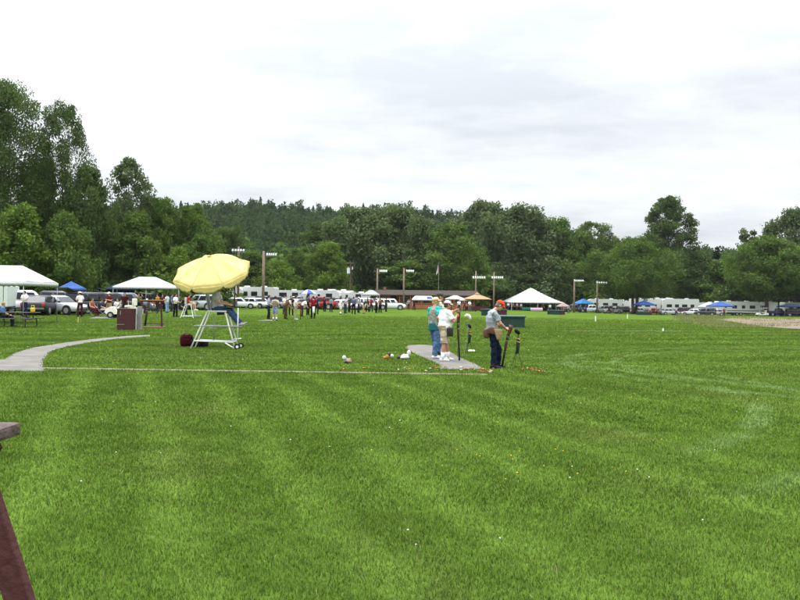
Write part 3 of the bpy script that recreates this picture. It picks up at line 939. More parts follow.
o = part('roof', bm, canvas('f4f4f2', .03), t, True); md = o.modifiers.new('s', 'SOLIDIFY'); md.thickness = .015; BAKE.append(o)
for x, y in ((-hx, -hy), (0, -hy), (hx, -hy), (hx, 0), (hx, hy), (0, hy), (-hx, hy), (-hx, 0), (0, 0)):
    bm = bmesh.new(); tube(bm, [(x * .99, y * .99, -.05), (x * .99, y * .99, 2.0 if (x or y) else 5.5)], .045); part('pole', bm, WHITE_TUBE, t)
for x, y in ((-hx, -hy), (hx, -hy), (hx, hy), (-hx, hy)):
    bm = bmesh.new(); tube(bm, [(x, y, 2.0), (x * 1.25, y * 1.25, -.05)], .014, 6); part('guy_rope', bm, WHITE_TUBE, t)


def cloth_table(px, Y, L, col, label):
    p = gx(px, Y); t = thing('covered_table', label, 'table', p)
    bm = bmesh.new(); rings = []
    for z, g in ((.76, 0), (.74, .015), (.45, .03), (.06, .06)):
        r = []
        for k in range(48):
            a = k / 48 * 4; s = int(a); f = a - s
            c = [(-1, -1), (1, -1), (1, 1), (-1, 1)]; x0, y0 = c[s]; x1, y1 = c[(s + 1) % 4]
            x, y = x0 + (x1 - x0) * f, y0 + (y1 - y0) * f
            w = g * (1 + .6 * math.sin(k * 2.1))
            r.append((x * (L / 2 + w), y * (.38 + w), z))
        rings.append(r)
    loft(bm, rings); part('tablecloth', bm, cloth(col), t, True)
    bm = bmesh.new(); box(bm, (0, 0, .77), (L + .02, .78, .02), bev=.005); part('top', bm, cloth(col), t)


cloth_table(527, 188, 2.2, '2e6a5a', 'dark green covered table under the peaked tent')
cloth_table(536.5, 187, 2.6, 'dcb8d4', 'pale pink covered table under the peaked tent')

# ------------------------------------------------------------------ clubhouse, gazebo
def build_clubhouse():
    a, b = gx(377, 146), gx(476, 146)
    L = b.x - a.x; p = Vector(((a.x + b.x) / 2, 146, a.z))
    t = thing('clubhouse', 'long low brown wooden clubhouse with dark roof and porch', 'building', p)
    W = mat('stained siding', (0.26, 0.10, 0.055), 0.8, 0.2, .3, 3, .2); D = mat('dark opening', (0.012, 0.011, 0.01), .5)
    bm = bmesh.new(); box(bm, (0, 3.6, 1.3), (L, 5.0, 2.6)); part('wall', bm, W, t)
    bm = bmesh.new()
    loft(bm, [[(-L / 2 - .5, -1.1, 2.45), (-L / 2 - .5, 3.6, 3.35), (-L / 2 - .5, 6.9, 2.6), (-L / 2 - .5, 6.9, 2.48), (-L / 2 - .5, 3.6, 3.2), (-L / 2 - .5, -1.1, 2.3)],
              [(L / 2 + .5, -1.1, 2.45), (L / 2 + .5, 3.6, 3.35), (L / 2 + .5, 6.9, 2.6), (L / 2 + .5, 6.9, 2.48), (L / 2 + .5, 3.6, 3.2), (L / 2 + .5, -1.1, 2.3)]])
    part('roof', bm, mat('dark shingles', (0.045, 0.035, 0.03), .9, .1, .4, 5, .3), t)
    n = 9
    for i in range(n + 1):
        x = -L / 2 + .15 + (L - .3) * i / n
        bm = bmesh.new(); box(bm, (x, -.8, 1.2), (.2, .2, 2.5), bev=.02); part('porch_post', bm, W, t)
    bm = bmesh.new()
    box(bm, (0, -.84, .95), (L, .06, .1)); box(bm, (0, -.8, .4), (L - .2, .04, .75)); part('porch_rail', bm, mat('orange brown boards', (0.30, 0.115, 0.055), .8, .2, .25, 5), t)
    bm = bmesh.new(); box(bm, (0, .15, .06), (L, 1.9, .12)); part('porch_floor', bm, GREYWOOD, t)
    for i in range(n):
        x = -L / 2 + L * (i + .5) / n
        w = bmesh.new()
        if i in (1, 5):
            box(w, (x, 1.09, 1.17), (1.0, .05, 2.1)); o = part('door', w, D, t)
            h = bmesh.new(); box(h, (x + .38, 1.03, 1.1), (.05, .06, .14)); part('handle', h, RIM, o)
        else:
            box(w, (x, 1.09, 1.5), (1.25, .05, 1.1)); o = part('window', w, MAT_TRIM, t)
            h = bmesh.new(); box(h, (x, 1.075, 1.5), (1.09, .05, .94)); part('pane', h, GLASS, o)
    bm = bmesh.new(); box(bm, (-L / 2 + 1.3, 3.4, 3.4), (.5, .5, .9)); part('chimney', bm, mat('brick', (0.2, 0.09, 0.07), .9), t)


MAT_TRIM = mat('painted trim', (0.5, 0.46, 0.4), .6)
build_clubhouse()
p = gx(477, 133)
t = thing('gazebo', 'square wooden gazebo with tan shingled pyramid roof', 'gazebo', p, .35)
bm = bmesh.new(); s, k = 1.75, .35
loft(bm, [[(-s, -s, 1.95), (s, -s, 1.95), (s, s, 1.95), (-s, s, 1.95)], [(-s, -s, 2.03), (s, -s, 2.03), (s, s, 2.03), (-s, s, 2.03)], [(-k, -k, 2.72), (k, -k, 2.72), (k, k, 2.72), (-k, k, 2.72)]])
loft(bm, [[(-k, -k, 2.82), (k, -k, 2.82), (k, k, 2.82), (-k, k, 2.82)], [(-.02, -.02, 3.1), (.02, -.02, 3.1), (.02, .02, 3.1), (-.02, .02, 3.1)]])
box(bm, (0, 0, 2.77), (.5, .5, .1))
part('roof', bm, mat('tan shingles', (0.30, 0.20, 0.12), .9, .1, .3, 9, .3), t)
for x in (-1.4, 1.4):
    for y in (-1.4, 1.4):
        bm = bmesh.new(); box(bm, (x, y, .97), (.14, .14, 1.96)); part('post', bm, MAROON, t)
for c, s_ in (((0, -1.4, .5), (2.66, .06, .7)), ((-1.4, 0, .5), (.06, 2.66, .7)), ((1.4, 0, .5), (.06, 2.66, .7))):
    bm = bmesh.new(); box(bm, c, s_); part('railing', bm, MAROON, t)

# ------------------------------------------------------------------ light poles
def light_pole(px, top, Y, r, n, x0, x1, zl, label, tilt=0.0):
    p = gx(px, Y); H = hz(px, top, Y)
    t = thing('light_pole', label, 'light pole', p, 0, 'wooden floodlight poles along the field')
    bm = bmesh.new(); tube(bm, [(0, 0, -.3), (tilt * .5, 0, H * .5), (tilt, 0, H)], [r * .86, r * .76, r * .64], 10); part('pole', bm, WOODPOLE, t, True)
    k = F / Y; a, b = x0 / k, x1 / k; z = hz(px, zl, Y)
    bm = bmesh.new(); box(bm, ((a + b) / 2 + tilt, -r - .05, z + .10), (b - a + .2, .07, .07)); part('crossarm', bm, GREY_TUBE, t)
    FL = mat('floodlight housing', (0.72, 0.74, 0.75), .35, .5, .1, 4)
    for i in range(n):
        x = a + (b - a) * (i + .5) / n + tilt
        f = bmesh.new(); w = (b - a) / n * .40
        M = Matrix.Translation((x, -r - .34, z - .10)) @ Matrix.Rotation(math.radians(40), 4, 'X')
        bmesh.ops.create_cone(f, cap_ends=True, segments=14, radius1=w * .55, radius2=w * 1.05, depth=.34, matrix=M @ Matrix.Rotation(math.radians(90), 4, 'X'))
        tube(f, [(x, -r - .06, z + .12), (x, -r - .25, z - .02)], .03, 6)
        part('floodlight', f, FL, t)


light_pole(238, 246.5, 118, .2, 5, -6.5, 7, 250, 'light pole showing only lamps above the yellow umbrella')
light_pole(263, 251, 114, .25, 5, 3, 14, 254, 'tallest thick light pole standing right of the yellow umbrella')
light_pole(377, 268.5, 134, .2, 5, 2, 10, 270.5, 'light pole at the near end of the clubhouse')
light_pole(403.5, 268, 136, .2, 5, 2, 10, 270.5, 'light pole before the middle of the clubhouse')
light_pole(475.5, 271, 134, .17, 6, -4, 9.5, 277, 'light pole beside the gazebo')
light_pole(493.6, 272, 134, .16, 6, -3, 9, 277, 'light pole just right of the gazebo, behind the bowed shooter')
light_pole(574, 279, 180, .26, 5, -1, 9, 280.3, 'light pole between the peaked tent and the sky blue canopy')
light_pole(597, 280.5, 184, .26, 5, -2, 9.5, 282.3, 'shortest looking light pole in front of a camper')

p = gx(350, 142); t = thing('utility_pole', 'dark utility pole carrying a grey transformer can', 'utility pole', p)
H = hz(350, 261, 142)
bm = bmesh.new(); tube(bm, [(0, 0, -.3), (0, 0, H)], [.16, .11]); part('pole', bm, mat('dark pole', (0.07, 0.05, 0.035), .9), t)
bm = bmesh.new(); cyl(bm, (-.34, -.1, H - 1.7), .27, .95); cyl(bm, (-.34, -.1, H - 1.15), .05, .25); part('transformer', bm, mat('grey can', (0.5, 0.52, 0.53), .4, .5), t, False)
bm = bmesh.new(); box(bm, (0, 0, H - .35), (1.4, .1, .1)); part('crossarm', bm, WOODPOLE, t)
bm = bmesh.new(); cyl(bm, (.35, -.1, H - 1.25), .09, .5); part('insulator', bm, MAT_TRIM, t)

p = gx(438.2, 150); t = thing('flagpole', 'thin flagpole with a limp red, white and blue flag', 'flagpole', p)
H = hz(438, 262, 150)
bm = bmesh.new(); tube(bm, [(0, 0, 0), (0, 0, H)], [.05, .03]); part('pole', bm, GREY_TUBE, t)
bm = bmesh.new(); rows = []
for j in range(9):
    z = H - .25 - 1.75 * j / 8
    rows.append([(-.04 - .42 * (i / 9) * (.45 + .55 * j / 8), .16 * math.sin(i * 1.9 + j * .25), z - .35 * i / 9) for i in range(10)])
loft(bm, rows, cap=False, close=False)
fl = part('flag', bm, cloth('a8282f'), t, True)
fl.data.materials.append(cloth('e8e6e2')); fl.data.materials.append(cloth('2a3564'))
for k, f in enumerate(fl.data.polygons):
    j, i = divmod(k, 9); f.material_index = 2 if (j < 2 and i < 5) else (1 if i % 2 == 0 else 0) if j < 5 else (1 if i % 3 else 0)
md = fl.modifiers.new('s', 'SOLIDIFY'); md.thickness = .01

# ------------------------------------------------------------------ trap houses
GREEN = mat('dark green painted block', (0.012, 0.040, 0.034), .6, .3, .25, 3, .1)
def trap_house(px, py, w, d, h, rz, label, roof=True, brown=True):
    p = gp(px, py); t = thing('trap_house', label, 'trap house', (p.x, p.y, p.z), rz, 'low green trap houses')
    bm = bmesh.new(); box(bm, (0, 0, h / 2), (w, d, h), bev=.01); part('wall', bm, GREEN, t)
    bm = bmesh.new(); box(bm, (0, 0, h + .045), (w + .16, d + .16, .09), bev=.015); part('roof_slab', bm, mat('green roof slab', (0.03, 0.075, 0.064), .5, .4, .2, 2), t)
    if brown:
        bm = bmesh.new(); box(bm, (w / 2 + .012, 0, h * .48), (.02, d * .98, h * .94)); part('side_board', bm, MAROON, t)


trap_house(509.5, 327, 1.75, 2.2, .62, math.radians(-6), 'nearest green trap house, in front of the bowed shooter', brown=False)
trap_house(494, 315.7, 2.2, 1.6, .62, math.radians(-38), 'green trap house partly hidden behind the bowed shooter')
trap_house(556, 314.6, 1.9, 1.3, .5, math.radians(-36), 'green trap house in front of the peaked tent')
trap_house(644, 315, 2.2, 1.6, .5, math.radians(-36), 'farthest green trap house, under the forked tree')
# ------------------------------------------------------------------ vehicles (front towards +X, wheels on z = 0)
CARS = {
    #            L    W     H    hood  belt  base_f roof_f roof_r base_r  tail  wheelbase_front/rear radius
    'sedan':   (4.7, 1.78, 1.44, .80, .92, .95, .18, -1.25, -1.95, .98, 1.40, -1.38, .33),
    'suv':     (4.6, 1.86, 1.74, .98, 1.05, 1.15, .50, -2.05, -2.22, 1.05, 1.38, -1.35, .38),
    'minivan': (4.9, 1.92, 1.76, .95, 1.02, 1.55, .70, -2.15, -2.35, 1.02, 1.5, -1.5, .35),
    'pickup':  (5.5, 1.95, 1.82, 1.05, 1.12, 1.20, .65, -.75, -.95, 1.12, 1.75, -1.75, .40),
}
CAR_PARTS = {}


def car_parts(kind):
    if kind in CAR_PARTS: return CAR_PARTS[kind]
    L, W, H, hood, belt, bf, rf, rr, br, tail, wf, wr, R_ = CARS[kind]
    h = L / 2; P = []
    zb = .24
    # lower body: sections along x with (x, half width, top z, bottom z)
    st = [(-h, .80, tail - .20, .42), (-h + .06, .90, tail - .05, .34), (-h + .3, .97, tail, zb), (wr, 1.0, belt, zb), (0, 1.0, belt, zb),
          (bf, 1.0, belt - .01, zb), (bf + .35, .99, hood + .04, zb), (h - .35, .94, hood - .06, zb), (h - .08, .86, hood - .16, .30), (h, .74, hood - .30, .38)]
    if kind == 'pickup': st = [(-h, .93, tail, .45), (-h + .05, .97, tail, .40)] + st[3:]
    rings = []
    for x, k, zt, z0 in st:
        y = W / 2 * k
        rings.append([(x, -y * .90, z0), (x, -y, z0 + .16), (x, -y * 1.0, zt * .62 + z0 * .2), (x, -y * .97, zt - .07), (x, -y * .86, zt),
                      (x, y * .86, zt), (x, y * .97, zt - .07), (x, y, zt * .62 + z0 * .2), (x, y, z0 + .16), (x, y * .90, z0)])
    bm = bmesh.new(); loft(bm, rings)
    yb, yr = W / 2 * .90, W / 2 * .72
    zr = H
    g = [[(bf, -yb, belt - .06), (bf, yb, belt - .06), (br, yb, belt - .06), (br, -yb, belt - .06)],
         [(rf + .10, -yr - .03, zr - .09), (rf + .10, yr + .03, zr - .09), (rr - .06, yr + .03, zr - .09), (rr - .06, -yr - .03, zr - .09)],
         [(rf - .12, -yr + .08, zr), (rf - .12, yr - .08, zr), (rr + .12, yr - .08, zr), (rr + .12, -yr + .08, zr)]]
    loft(bm, g)
    if kind == 'pickup':
        pass
    bmesh.ops.bevel(bm, geom=[e for e in bm.edges if e.calc_face_angle(0) > .5], offset=.03, segments=2, affect='EDGES')
    P.append(('body', bm_mesh(bm, 'body', True), None))

    def pane(name, q, m=GLASS, th=.02):
        b = bmesh.new(); slab(b, q, th); P.append((name, bm_mesh(b, name), m))
    # glazing just proud of the cabin faces
    lo, hi = Vector((bf, 0, belt - .06)), Vector((rf + .10, 0, zr - .09))
    a, c = lo.lerp(hi, .16), lo.lerp(hi, .94)
    ya, yc = yb + (yr + .03 - yb) * .16, yb + (yr + .03 - yb) * .94
    pane('windshield', [(a.x + .008, -ya + .07, a.z), (a.x + .008, ya - .07, a.z), (c.x + .008, yc - .07, c.z), (c.x + .008, -yc + .07, c.z)])
    lo, hi = Vector((br, 0, belt - .06)), Vector((rr - .06, 0, zr - .09))
    a, c = lo.lerp(hi, .2), lo.lerp(hi, .92)
    pane('rear_window', [(a.x - .008, -ya + .09, a.z), (a.x - .008, ya - .09, a.z), (c.x - .008, yc - .09, c.z), (c.x - .008, -yc + .09, c.z)])
    nwin = 2 if kind in ('sedan', 'pickup') else 3
    for s in (-1, 1):
        for i in range(nwin):
            u0, u1 = i / nwin + .03, (i + 1) / nwin - .03
            def sp(u, v):
                x0 = bf + (br - bf) * u; x1 = rf + .10 + (rr - .06 - rf - .10) * u
                y = yb + (yr + .03 - yb) * v
                return (x0 + (x1 - x0) * v, s * (y + .006), belt - .06 + (zr - .09 - belt + .06) * v)
            e0 = .10 if i == 0 else 0; e1 = .06 if i == nwin - 1 else 0
            pane('side_window', [sp(u0 + e0, .2), sp(u1 - e1, .2), sp(u1 - e1 * .6, .9), sp(u0 + e0 * .5, .9)])
        b = bmesh.new(); box(b, (h - .10, s * W * .33, hood - .26), (.14, .36, .16), bev=.04); P.append(('headlight', bm_mesh(b, 'headlight', True), mat('headlight', (0.6, 0.62, 0.64), .1, .6, .05)))
        b = bmesh.new(); box(b, (-h + .03, s * W * .40, tail - .24), (.10, .22, .26), bev=.03); P.append(('taillight', bm_mesh(b, 'taillight', True), mat('taillight', (0.35, 0.02, 0.02), .2, .5, .05)))
        b = bmesh.new(); box(b, (bf - .12, s * (W / 2 + .09), belt + .05), (.12, .2, .14), bev=.04); P.append(('mirror', bm_mesh(b, 'mirror', True), BLACK))
    b = bmesh.new(); box(b, (h - .02, 0, hood - .30), (.08, W * .44, .16), bev=.02); P.append(('grille', bm_mesh(b, 'grille'), BLACK))
    for s, nm in ((1, 'front_bumper'), (-1, 'rear_bumper')):
        b = bmesh.new(); box(b, (s * (h - .02), 0, .46), (.18, W * .88, .16), bev=.05); P.append((nm, bm_mesh(b, nm, True), mat('bumper', (0.09, 0.09, 0.095), .5)))
    if kind == 'pickup':
        b = bmesh.new(); box(b, (-h / 2 - .45, 0, 1.125), (h - 1.1, W * .74, .012)); P.append(('bed', bm_mesh(b, 'bed'), BLACK))
        for s in (-1, 1):
            b = bmesh.new(); box(b, (-h / 2 - .45, s * W * .41, 1.16), (h - 1.0, .14, .10), bev=.02); P.append(('bed_rail', bm_mesh(b, 'bed_rail'), None))
    for x in (wf, wr):
        for s in (-1, 1):
            y = s * (W / 2 - .10)
            a = bmesh.new(); cyl(a, (x, s * (W / 2 - .07), R_ + .02), R_ * 1.17, .16, 'Y', 24); P.append(('wheel_arch', bm_mesh(a, 'wheel_arch'), BLACK))
            b = bmesh.new(); cyl(b, (x, y, R_), R_, .24, 'Y', 24)
            bmesh.ops.bevel(b, geom=[e for e in b.edges if e.calc_face_angle(0) > 1], offset=.03, segments=2, affect='EDGES')
            r = bmesh.new(); cyl(r, (x, y + s * .115, R_), R_ * .62, .05, 'Y', 20, None)
            P.append(('wheel', bm_mesh(b, 'wheel', False), TYRE, ('rim', bm_mesh(r, 'rim'), RIM)))
    CAR_PARTS[kind] = P
    return P


def car(kind, px, Y, deg, col, label, name=None, group='vehicles parked along the wood', dx=0.0, tailgate=False):
    p = gx(px, Y)
    t = thing(name or {'sedan': 'parked_car', 'suv': 'parked_suv', 'minivan': 'parked_minivan', 'pickup': 'parked_pickup'}[kind], label,
              {'sedan': 'car', 'suv': 'car', 'minivan': 'minivan', 'pickup': 'pickup truck'}[kind], p, math.radians(deg), group)
    pm = paint(col)
    for q in car_parts(kind):
        o = link(q[0], q[1], q[2] or pm, t)
        if len(q) > 3: link(q[3][0], q[3][1], q[3][2], o)
    if tailgate:
        L, W, H = CARS[kind][:3]; b = bmesh.new()
        slab(b, [(-L / 2 + .25, -W * .38, H - .02), (-L / 2 + .25, W * .38, H - .02), (-L / 2 - .75, W * .38, H + .32), (-L / 2 - .75, -W * .38, H + .32)], .07)
        o = part('tailgate', b, pm, t)
        b = bmesh.new(); slab(b, [(-L / 2 + .05, -W * .3, H + .11), (-L / 2 + .05, W * .3, H + .11), (-L / 2 - .55, W * .3, H + .31), (-L / 2 - .55, -W * .3, H + .31)], .02)
        part('tailgate_window', b, GLASS, o)
    return t


SIL, WHI, BLK, GRY, RED, MAR, BLU, DGR = 'a9adb2', 'dcdddd', '0c0c0e', '4b4e52', '7e1216', '3a0f16', '34425c', '1c1e20'
# by the white canopies
car('minivan', 19, 60.0, 66, WHI, 'white minivan seen from behind under the picnic canopy')
car('sedan', 42, 60.5, 98, DGR, 'black vehicle squeezed between white minivan and silver car')
car('sedan', 59, 62.0, -18, SIL, 'silver sedan pointing towards the field next to the picnic canopy')
car('minivan', 70, 69.0, 4, '2c2a30', 'dark plum minivan half hidden behind the silver sedan')
car('suv', 93.5, 66.0, 60, BLK, 'black vehicle with raised tailgate where people sit', tailgate=True)
car('suv', 112, 71.0, 20, '15171b', 'black vehicle beside the one with the raised tailgate')
car('minivan', 125, 72.0, 12, '46525f', 'blue grey minivan behind the golf cart')
car('suv', 150, 90, 75, BLK, 'black vehicle in shade under the long white canopy')
car('suv', 166, 92, -100, '2d3238', 'dark grey vehicle in shade behind the man in pale jeans')
car('suv', 202, 92, 158, SIL, 'silver four wheel drive behind the umbrella chair', name='parked_suv')
car('sedan', 226, 112, -10, WHI, 'white car partly hidden by the seated scorer')
car('sedan', 240, 108, 8, 'e2e4e4', 'white sedan broadside next to the seated scorer, before the maroon one')
car('sedan', 243, 117, -20, MAR, 'maroon sedan behind the white sedan broadside')
car('sedan', 255, 113, -25, 'b9bcc0', 'pale silver sedan against the foot of the tallest light pole')
car('sedan', 263, 121, 10, WHI, 'white sedan behind the foot of the tallest light pole')
car('suv', 276, 120, 100, GRY, 'grey vehicle behind the squad of shooters')
car('sedan', 290, 118, 170, '8d9296', 'grey silver sedan behind the man in khaki trousers')
car('pickup', 318, 116, 172, RED, 'dark red pickup behind the shooter in red')
car('suv', 330, 119, 20, BLK, 'black vehicle behind the red pickup')
car('sedan', 345, 118, -14, 'c4c8cf', 'silver white sedan behind the shooter in white and shorts')
car('suv', 357.5, 120, -70, '2b333d', 'dark blue vehicle behind the man in blue grey')
car('minivan', 365.5, 119, -62, 'c2c6c8', 'silver minivan beside the grey white canopy')
car('suv', 391, 128, 4, 'd4d6d8', 'white four wheel drive parked before the clubhouse', name='parked_suv')
car('sedan', 319, 127, 15, '5b6066', 'grey car in the second row behind the red pickup')
car('suv', 336, 128, -10, '3f464d', 'slate vehicle in the second row below the camper with dark window')
car('sedan', 304, 125, 0, '33383f', 'dark grey car behind the shooter facing the field')
car('sedan', 232, 124, 5, '9ea3a6', 'silver car in the second row near the seated scorer')
# around and beyond the peaked tent
car('sedan', 552, 212, 8, '2a2d31', 'dark car in the shade behind the peaked tent')
car('sedan', 565, 214, -5, 'd0d2d4', 'white car between the peaked tent and the light pole')
car('pickup', 592, 194, 172, 'd9dad9', 'white pickup beside the sky blue canopy')
car('sedan', 612, 190, 10, 'c9ccce', 'white car beside the trunk of the forked tree')
car('suv', 626, 198, -30, '17191c', 'black vehicle in the shade of the forked tree')
car('sedan', 669, 184, 12, 'aeb3b8', 'silver car in front of the white campers')
car('minivan', 682, 187, 178, '3f1c2a', 'maroon minivan in front of the white trailer')
car('sedan', 692, 184, 150, 'd6d8dc', 'white car beside the maroon minivan')
car('pickup', 777, 188, 10, '1d2c52', 'dark blue pickup behind the tree trunks')
car('suv', 796, 186, -20, '14171d', 'black vehicle under the dark blue shelter')
car('suv', 138, 84, 30, '20242a', 'dark vehicle between the blue grey minivan and the long canopy crowd')
car('minivan', 183, 96, -20, '5a6068', 'grey minivan beyond the small scorer chair')
car('pickup', 214, 103, 165, '3a4048', 'slate pickup seen through the umbrella chair frame')
car('suv', 269, 128, -25, '22262c', 'black vehicle tucked behind the white motorhome nose')
car('pickup', 297, 131, 176, '6a7076', 'grey pickup under the edge of the white and blue umbrella')
car('sedan', 349, 129, 8, '7a8288', 'blue silver car below the utility pole')
car('suv', 373, 134, -12, '2a2622', 'brown black vehicle by the grey white canopy')
car('suv', 603, 190, 170, '8a8e92', 'grey vehicle between the white pickup and a white car')
car('sedan', 640, 192, 20, 'c8cacc', 'white car just right of the forked trunk')
car('suv', 705, 180, 165, '33363c', 'dark vehicle left of the small white canopy')
car('sedan', 714, 184, 175, '8c9298', 'silver car between the white and the blue canopy')
car('pickup', 574, 192, 10, '4a3c38', 'brown pickup behind the first of the shortest lamp poles')
car('sedan', 655, 190, 0, '7d1c24', 'red car beside the low blue canopy')

# ------------------------------------------------------------------ campers
RVW2 = mat('camper white lightened for shade', (0.62, 0.62, 0.60), .4, .4, .05, 1.2)  # whiter copy makes up in colour for light lost under the trees
RVW = mat('camper white', (0.52, 0.52, 0.50), .4, .4, .05, 1.2)


def camper(kind, px, Y, deg, L, H, label, stripe='8c9196', awning=None, wall=None, seed=0, group='white campers parked in a row'):
    p = gx(px, Y); R = random.Random(seed + int(px))
    t = thing({'trailer': 'travel_trailer', 'motorhome': 'motorhome', 'cargo': 'cargo_trailer'}[kind], label, 'camper' if kind != 'cargo' else 'trailer', p, math.radians(deg), group)
    W = 2.4; h = L / 2; z0 = .55; wm = wall or (RVW2 if px > 560 else RVW)
    bm = bmesh.new()
    if kind == 'motorhome': prof = [(-h, z0), (-h, H - .12), (-h + .12, H), (h - .9, H), (h - .25, H - .25), (h - .1, 1.7), (h, 1.2), (h, z0)]
    elif kind == 'trailer': prof = [(-h, z0 + .25), (-h, H - .15), (-h + .15, H), (h - .6, H), (h - .15, H - .35), (h, 1.9), (h - .3, z0)]
    else: prof = [(-h, z0), (-h, H), (h - .2, H), (h, H - .25), (h, z0)]
    loft(bm, [[(x, -W / 2, z) for x, z in prof], [(x, W / 2, z) for x, z in prof]])
    bmesh.ops.bevel(bm, geom=bm.edges[:], offset=.06, segments=2, affect='EDGES')
    part('body', bm, wm, t)
    S = mat('camper stripe', stripe, .5, .3, .08)
    for s in (-1, 1):
        b = bmesh.new(); box(b, (-.1, s * (W / 2 + .004), 1.12), (L - .9, .012, .22)); part('stripe', b, S, t)
        if kind == 'cargo': continue
        n = max(2, int(L / 2.2)); door = R.randrange(n)
        for i in range(n):
            x = -h + .7 + (L - 1.6) * (i + .5) / n
            b = bmesh.new()
            if i == door and s < 0:
                box(b, (x, s * (W / 2 + .01), 1.5), (.68, .02, 1.8), bev=.005); o = part('door', b, mat('camper door', (0.55, 0.55, 0.54), .5), t)
                c = bmesh.new(); box(c, (x, s * (W / 2 + .025), 2.0), (.4, .02, .5)); part('pane', c, GLASS, o)
            else:
                w = R.uniform(.7, 1.25); box(b, (x, s * (W / 2 + .012), 2.0), (w + .1, .024, .72), bev=.005); o = part('window', b, BLACK, t)
                c = bmesh.new(); box(c, (x, s * (W / 2 + .03), 2.0), (w, .016, .62)); part('pane', c, GLASS, o)
        if kind == 'motorhome' and s > 0:
            b = bmesh.new(); slab(b, [(h + .012, -1.0, 1.35), (h + .012, 1.0, 1.35), (h - .10, 1.0, 2.1), (h - .10, -1.0, 2.1)], .02); part('windshield', b, GLASS, t)
        elif kind == 'trailer' and s > 0:
            b = bmesh.new(); box(b, (h + .0, 0, 1.75), (.1, 1.3, .5), bev=.02); part('front_window', b, GLASS, t)
    if kind != 'cargo':
        for x in (-L * .2, L * .22):
            b = bmesh.new(); box(b, (x, 0, H + .09), (.8, .7, .2), bev=.06); part('roof_unit', b, mat('roof unit', (0.66, 0.66, 0.64), .5), t)
        b = bmesh.new(); cyl(b, (L * .02, .6, H + .1), .05, .3); part('vent', b, GREY_TUBE, t)
    xs = (-.55, .35) if kind != 'motorhome' else (-h * .5, h * .6)
    for x in xs:
        for s in (-1, 1):
            b = bmesh.new(); cyl(b, (x, s * (W / 2 - .12), .36), .36, .24, 'Y', 20)
            r = bmesh.new(); cyl(r, (x, s * (W / 2 + .0), .36), .2, .05, 'Y', 16)
            o = part('wheel', b, TYRE, t); part('rim', r, RIM, o)
    b = bmesh.new(); box(b, (0, 0, .5), (L - .3, W - .3, .2)); part('chassis', b, BLACK, t)
    if kind in ('trailer', 'cargo'):
        b = bmesh.new(); tube(b, [(h - .3, -.6, .5), (h + .9, 0, .48)], .05); tube(b, [(h - .3, .6, .5), (h + .9, 0, .48)], .05); tube(b, [(h + .8, 0, .5), (h + .8, 0, -.02)], .04)
        part('hitch', b, BLACK, t)
    if awning:
        b = bmesh.new(); slab(b, [(-h * .7, -W / 2 - .02, H - .35), (h * .5, -W / 2 - .02, H - .35), (h * .5, -W / 2 - 2.3, H - .85), (-h * .7, -W / 2 - 2.3, H - .85)], .03); a = part('awning', b, canvas(awning), t)
        for x in (-h * .68, h * .48):
            b = bmesh.new(); tube(b, [(x, -W / 2 - 2.25, H - .87), (x, -W / 2 - 2.25, 0)], .025); part('awning_pole', b, WHITE_TUBE, a)
    return t


camper('cargo', -13, 58.0, 8, 3.6, 2.3, 'pale cargo trailer behind the picnic canopy at the picture edge', wall=mat('cargo panel', (0.55, 0.60, 0.56), .5))
camper('trailer', 226, 132, 5, 5.5, 2.9, 'small camper roof showing between umbrella and first camper row', '6d7d74')
camper('motorhome', 256, 134, 170, 7.0, 3.1, 'white motorhome behind the tallest light pole')
camper('trailer', 284, 137, 3, 7.6, 2.75, 'long plain white trailer behind the squad of shooters')
camper('trailer', 326, 135, -8, 5.0, 2.9, 'camper with dark window just right of the white and blue umbrella', '2e5a50')
camper('motorhome', 337, 139, 175, 5.5, 2.95, 'motorhome behind the silver white sedan', '5b6f70')
camper('trailer', 354, 136, -5, 5.4, 2.6, 'white trailer at the foot of the utility pole')
camper('motorhome', 604, 204, 178, 8.5, 3.3, 'white motorhome with awning beside the sky blue canopy', '6a3a34', awning='eeeeee')
camper('trailer', 646, 204, 4, 8.0, 3.6, 'tall white trailer behind the low blue canopy', '7a8086')
camper('trailer', 662, 209, 4, 6.5, 3.8, 'white trailer with roof boxes just left of the longest trailer', 'a9a39a')
camper('motorhome', 679, 203, 176, 9.0, 3.7, 'big white motorhome behind the maroon minivan', '6a6470', awning='f0f0f0')
camper('trailer', 703, 205, 2, 8.0, 2.9, 'low white trailer left of the small white canopy', '3a3c40')
camper('trailer', 737, 190, 3, 10.0, 3.25, 'longest grey white trailer, partly behind the blue canopy', '77736d', wall=mat('camper grey', (0.62, 0.64, 0.62), .45))
camper('motorhome', 768, 191, 80, 7.0, 3.2, 'white motorhome seen end on between tree trunks', '34405e')
camper('trailer', 796, 196, 4, 7.0, 3.2, 'white camper roof above the dark blue shelter')
camper('motorhome', 617, 208, 3, 6.0, 3.1, 'small motorhome close to the forked tree', '4a5560')


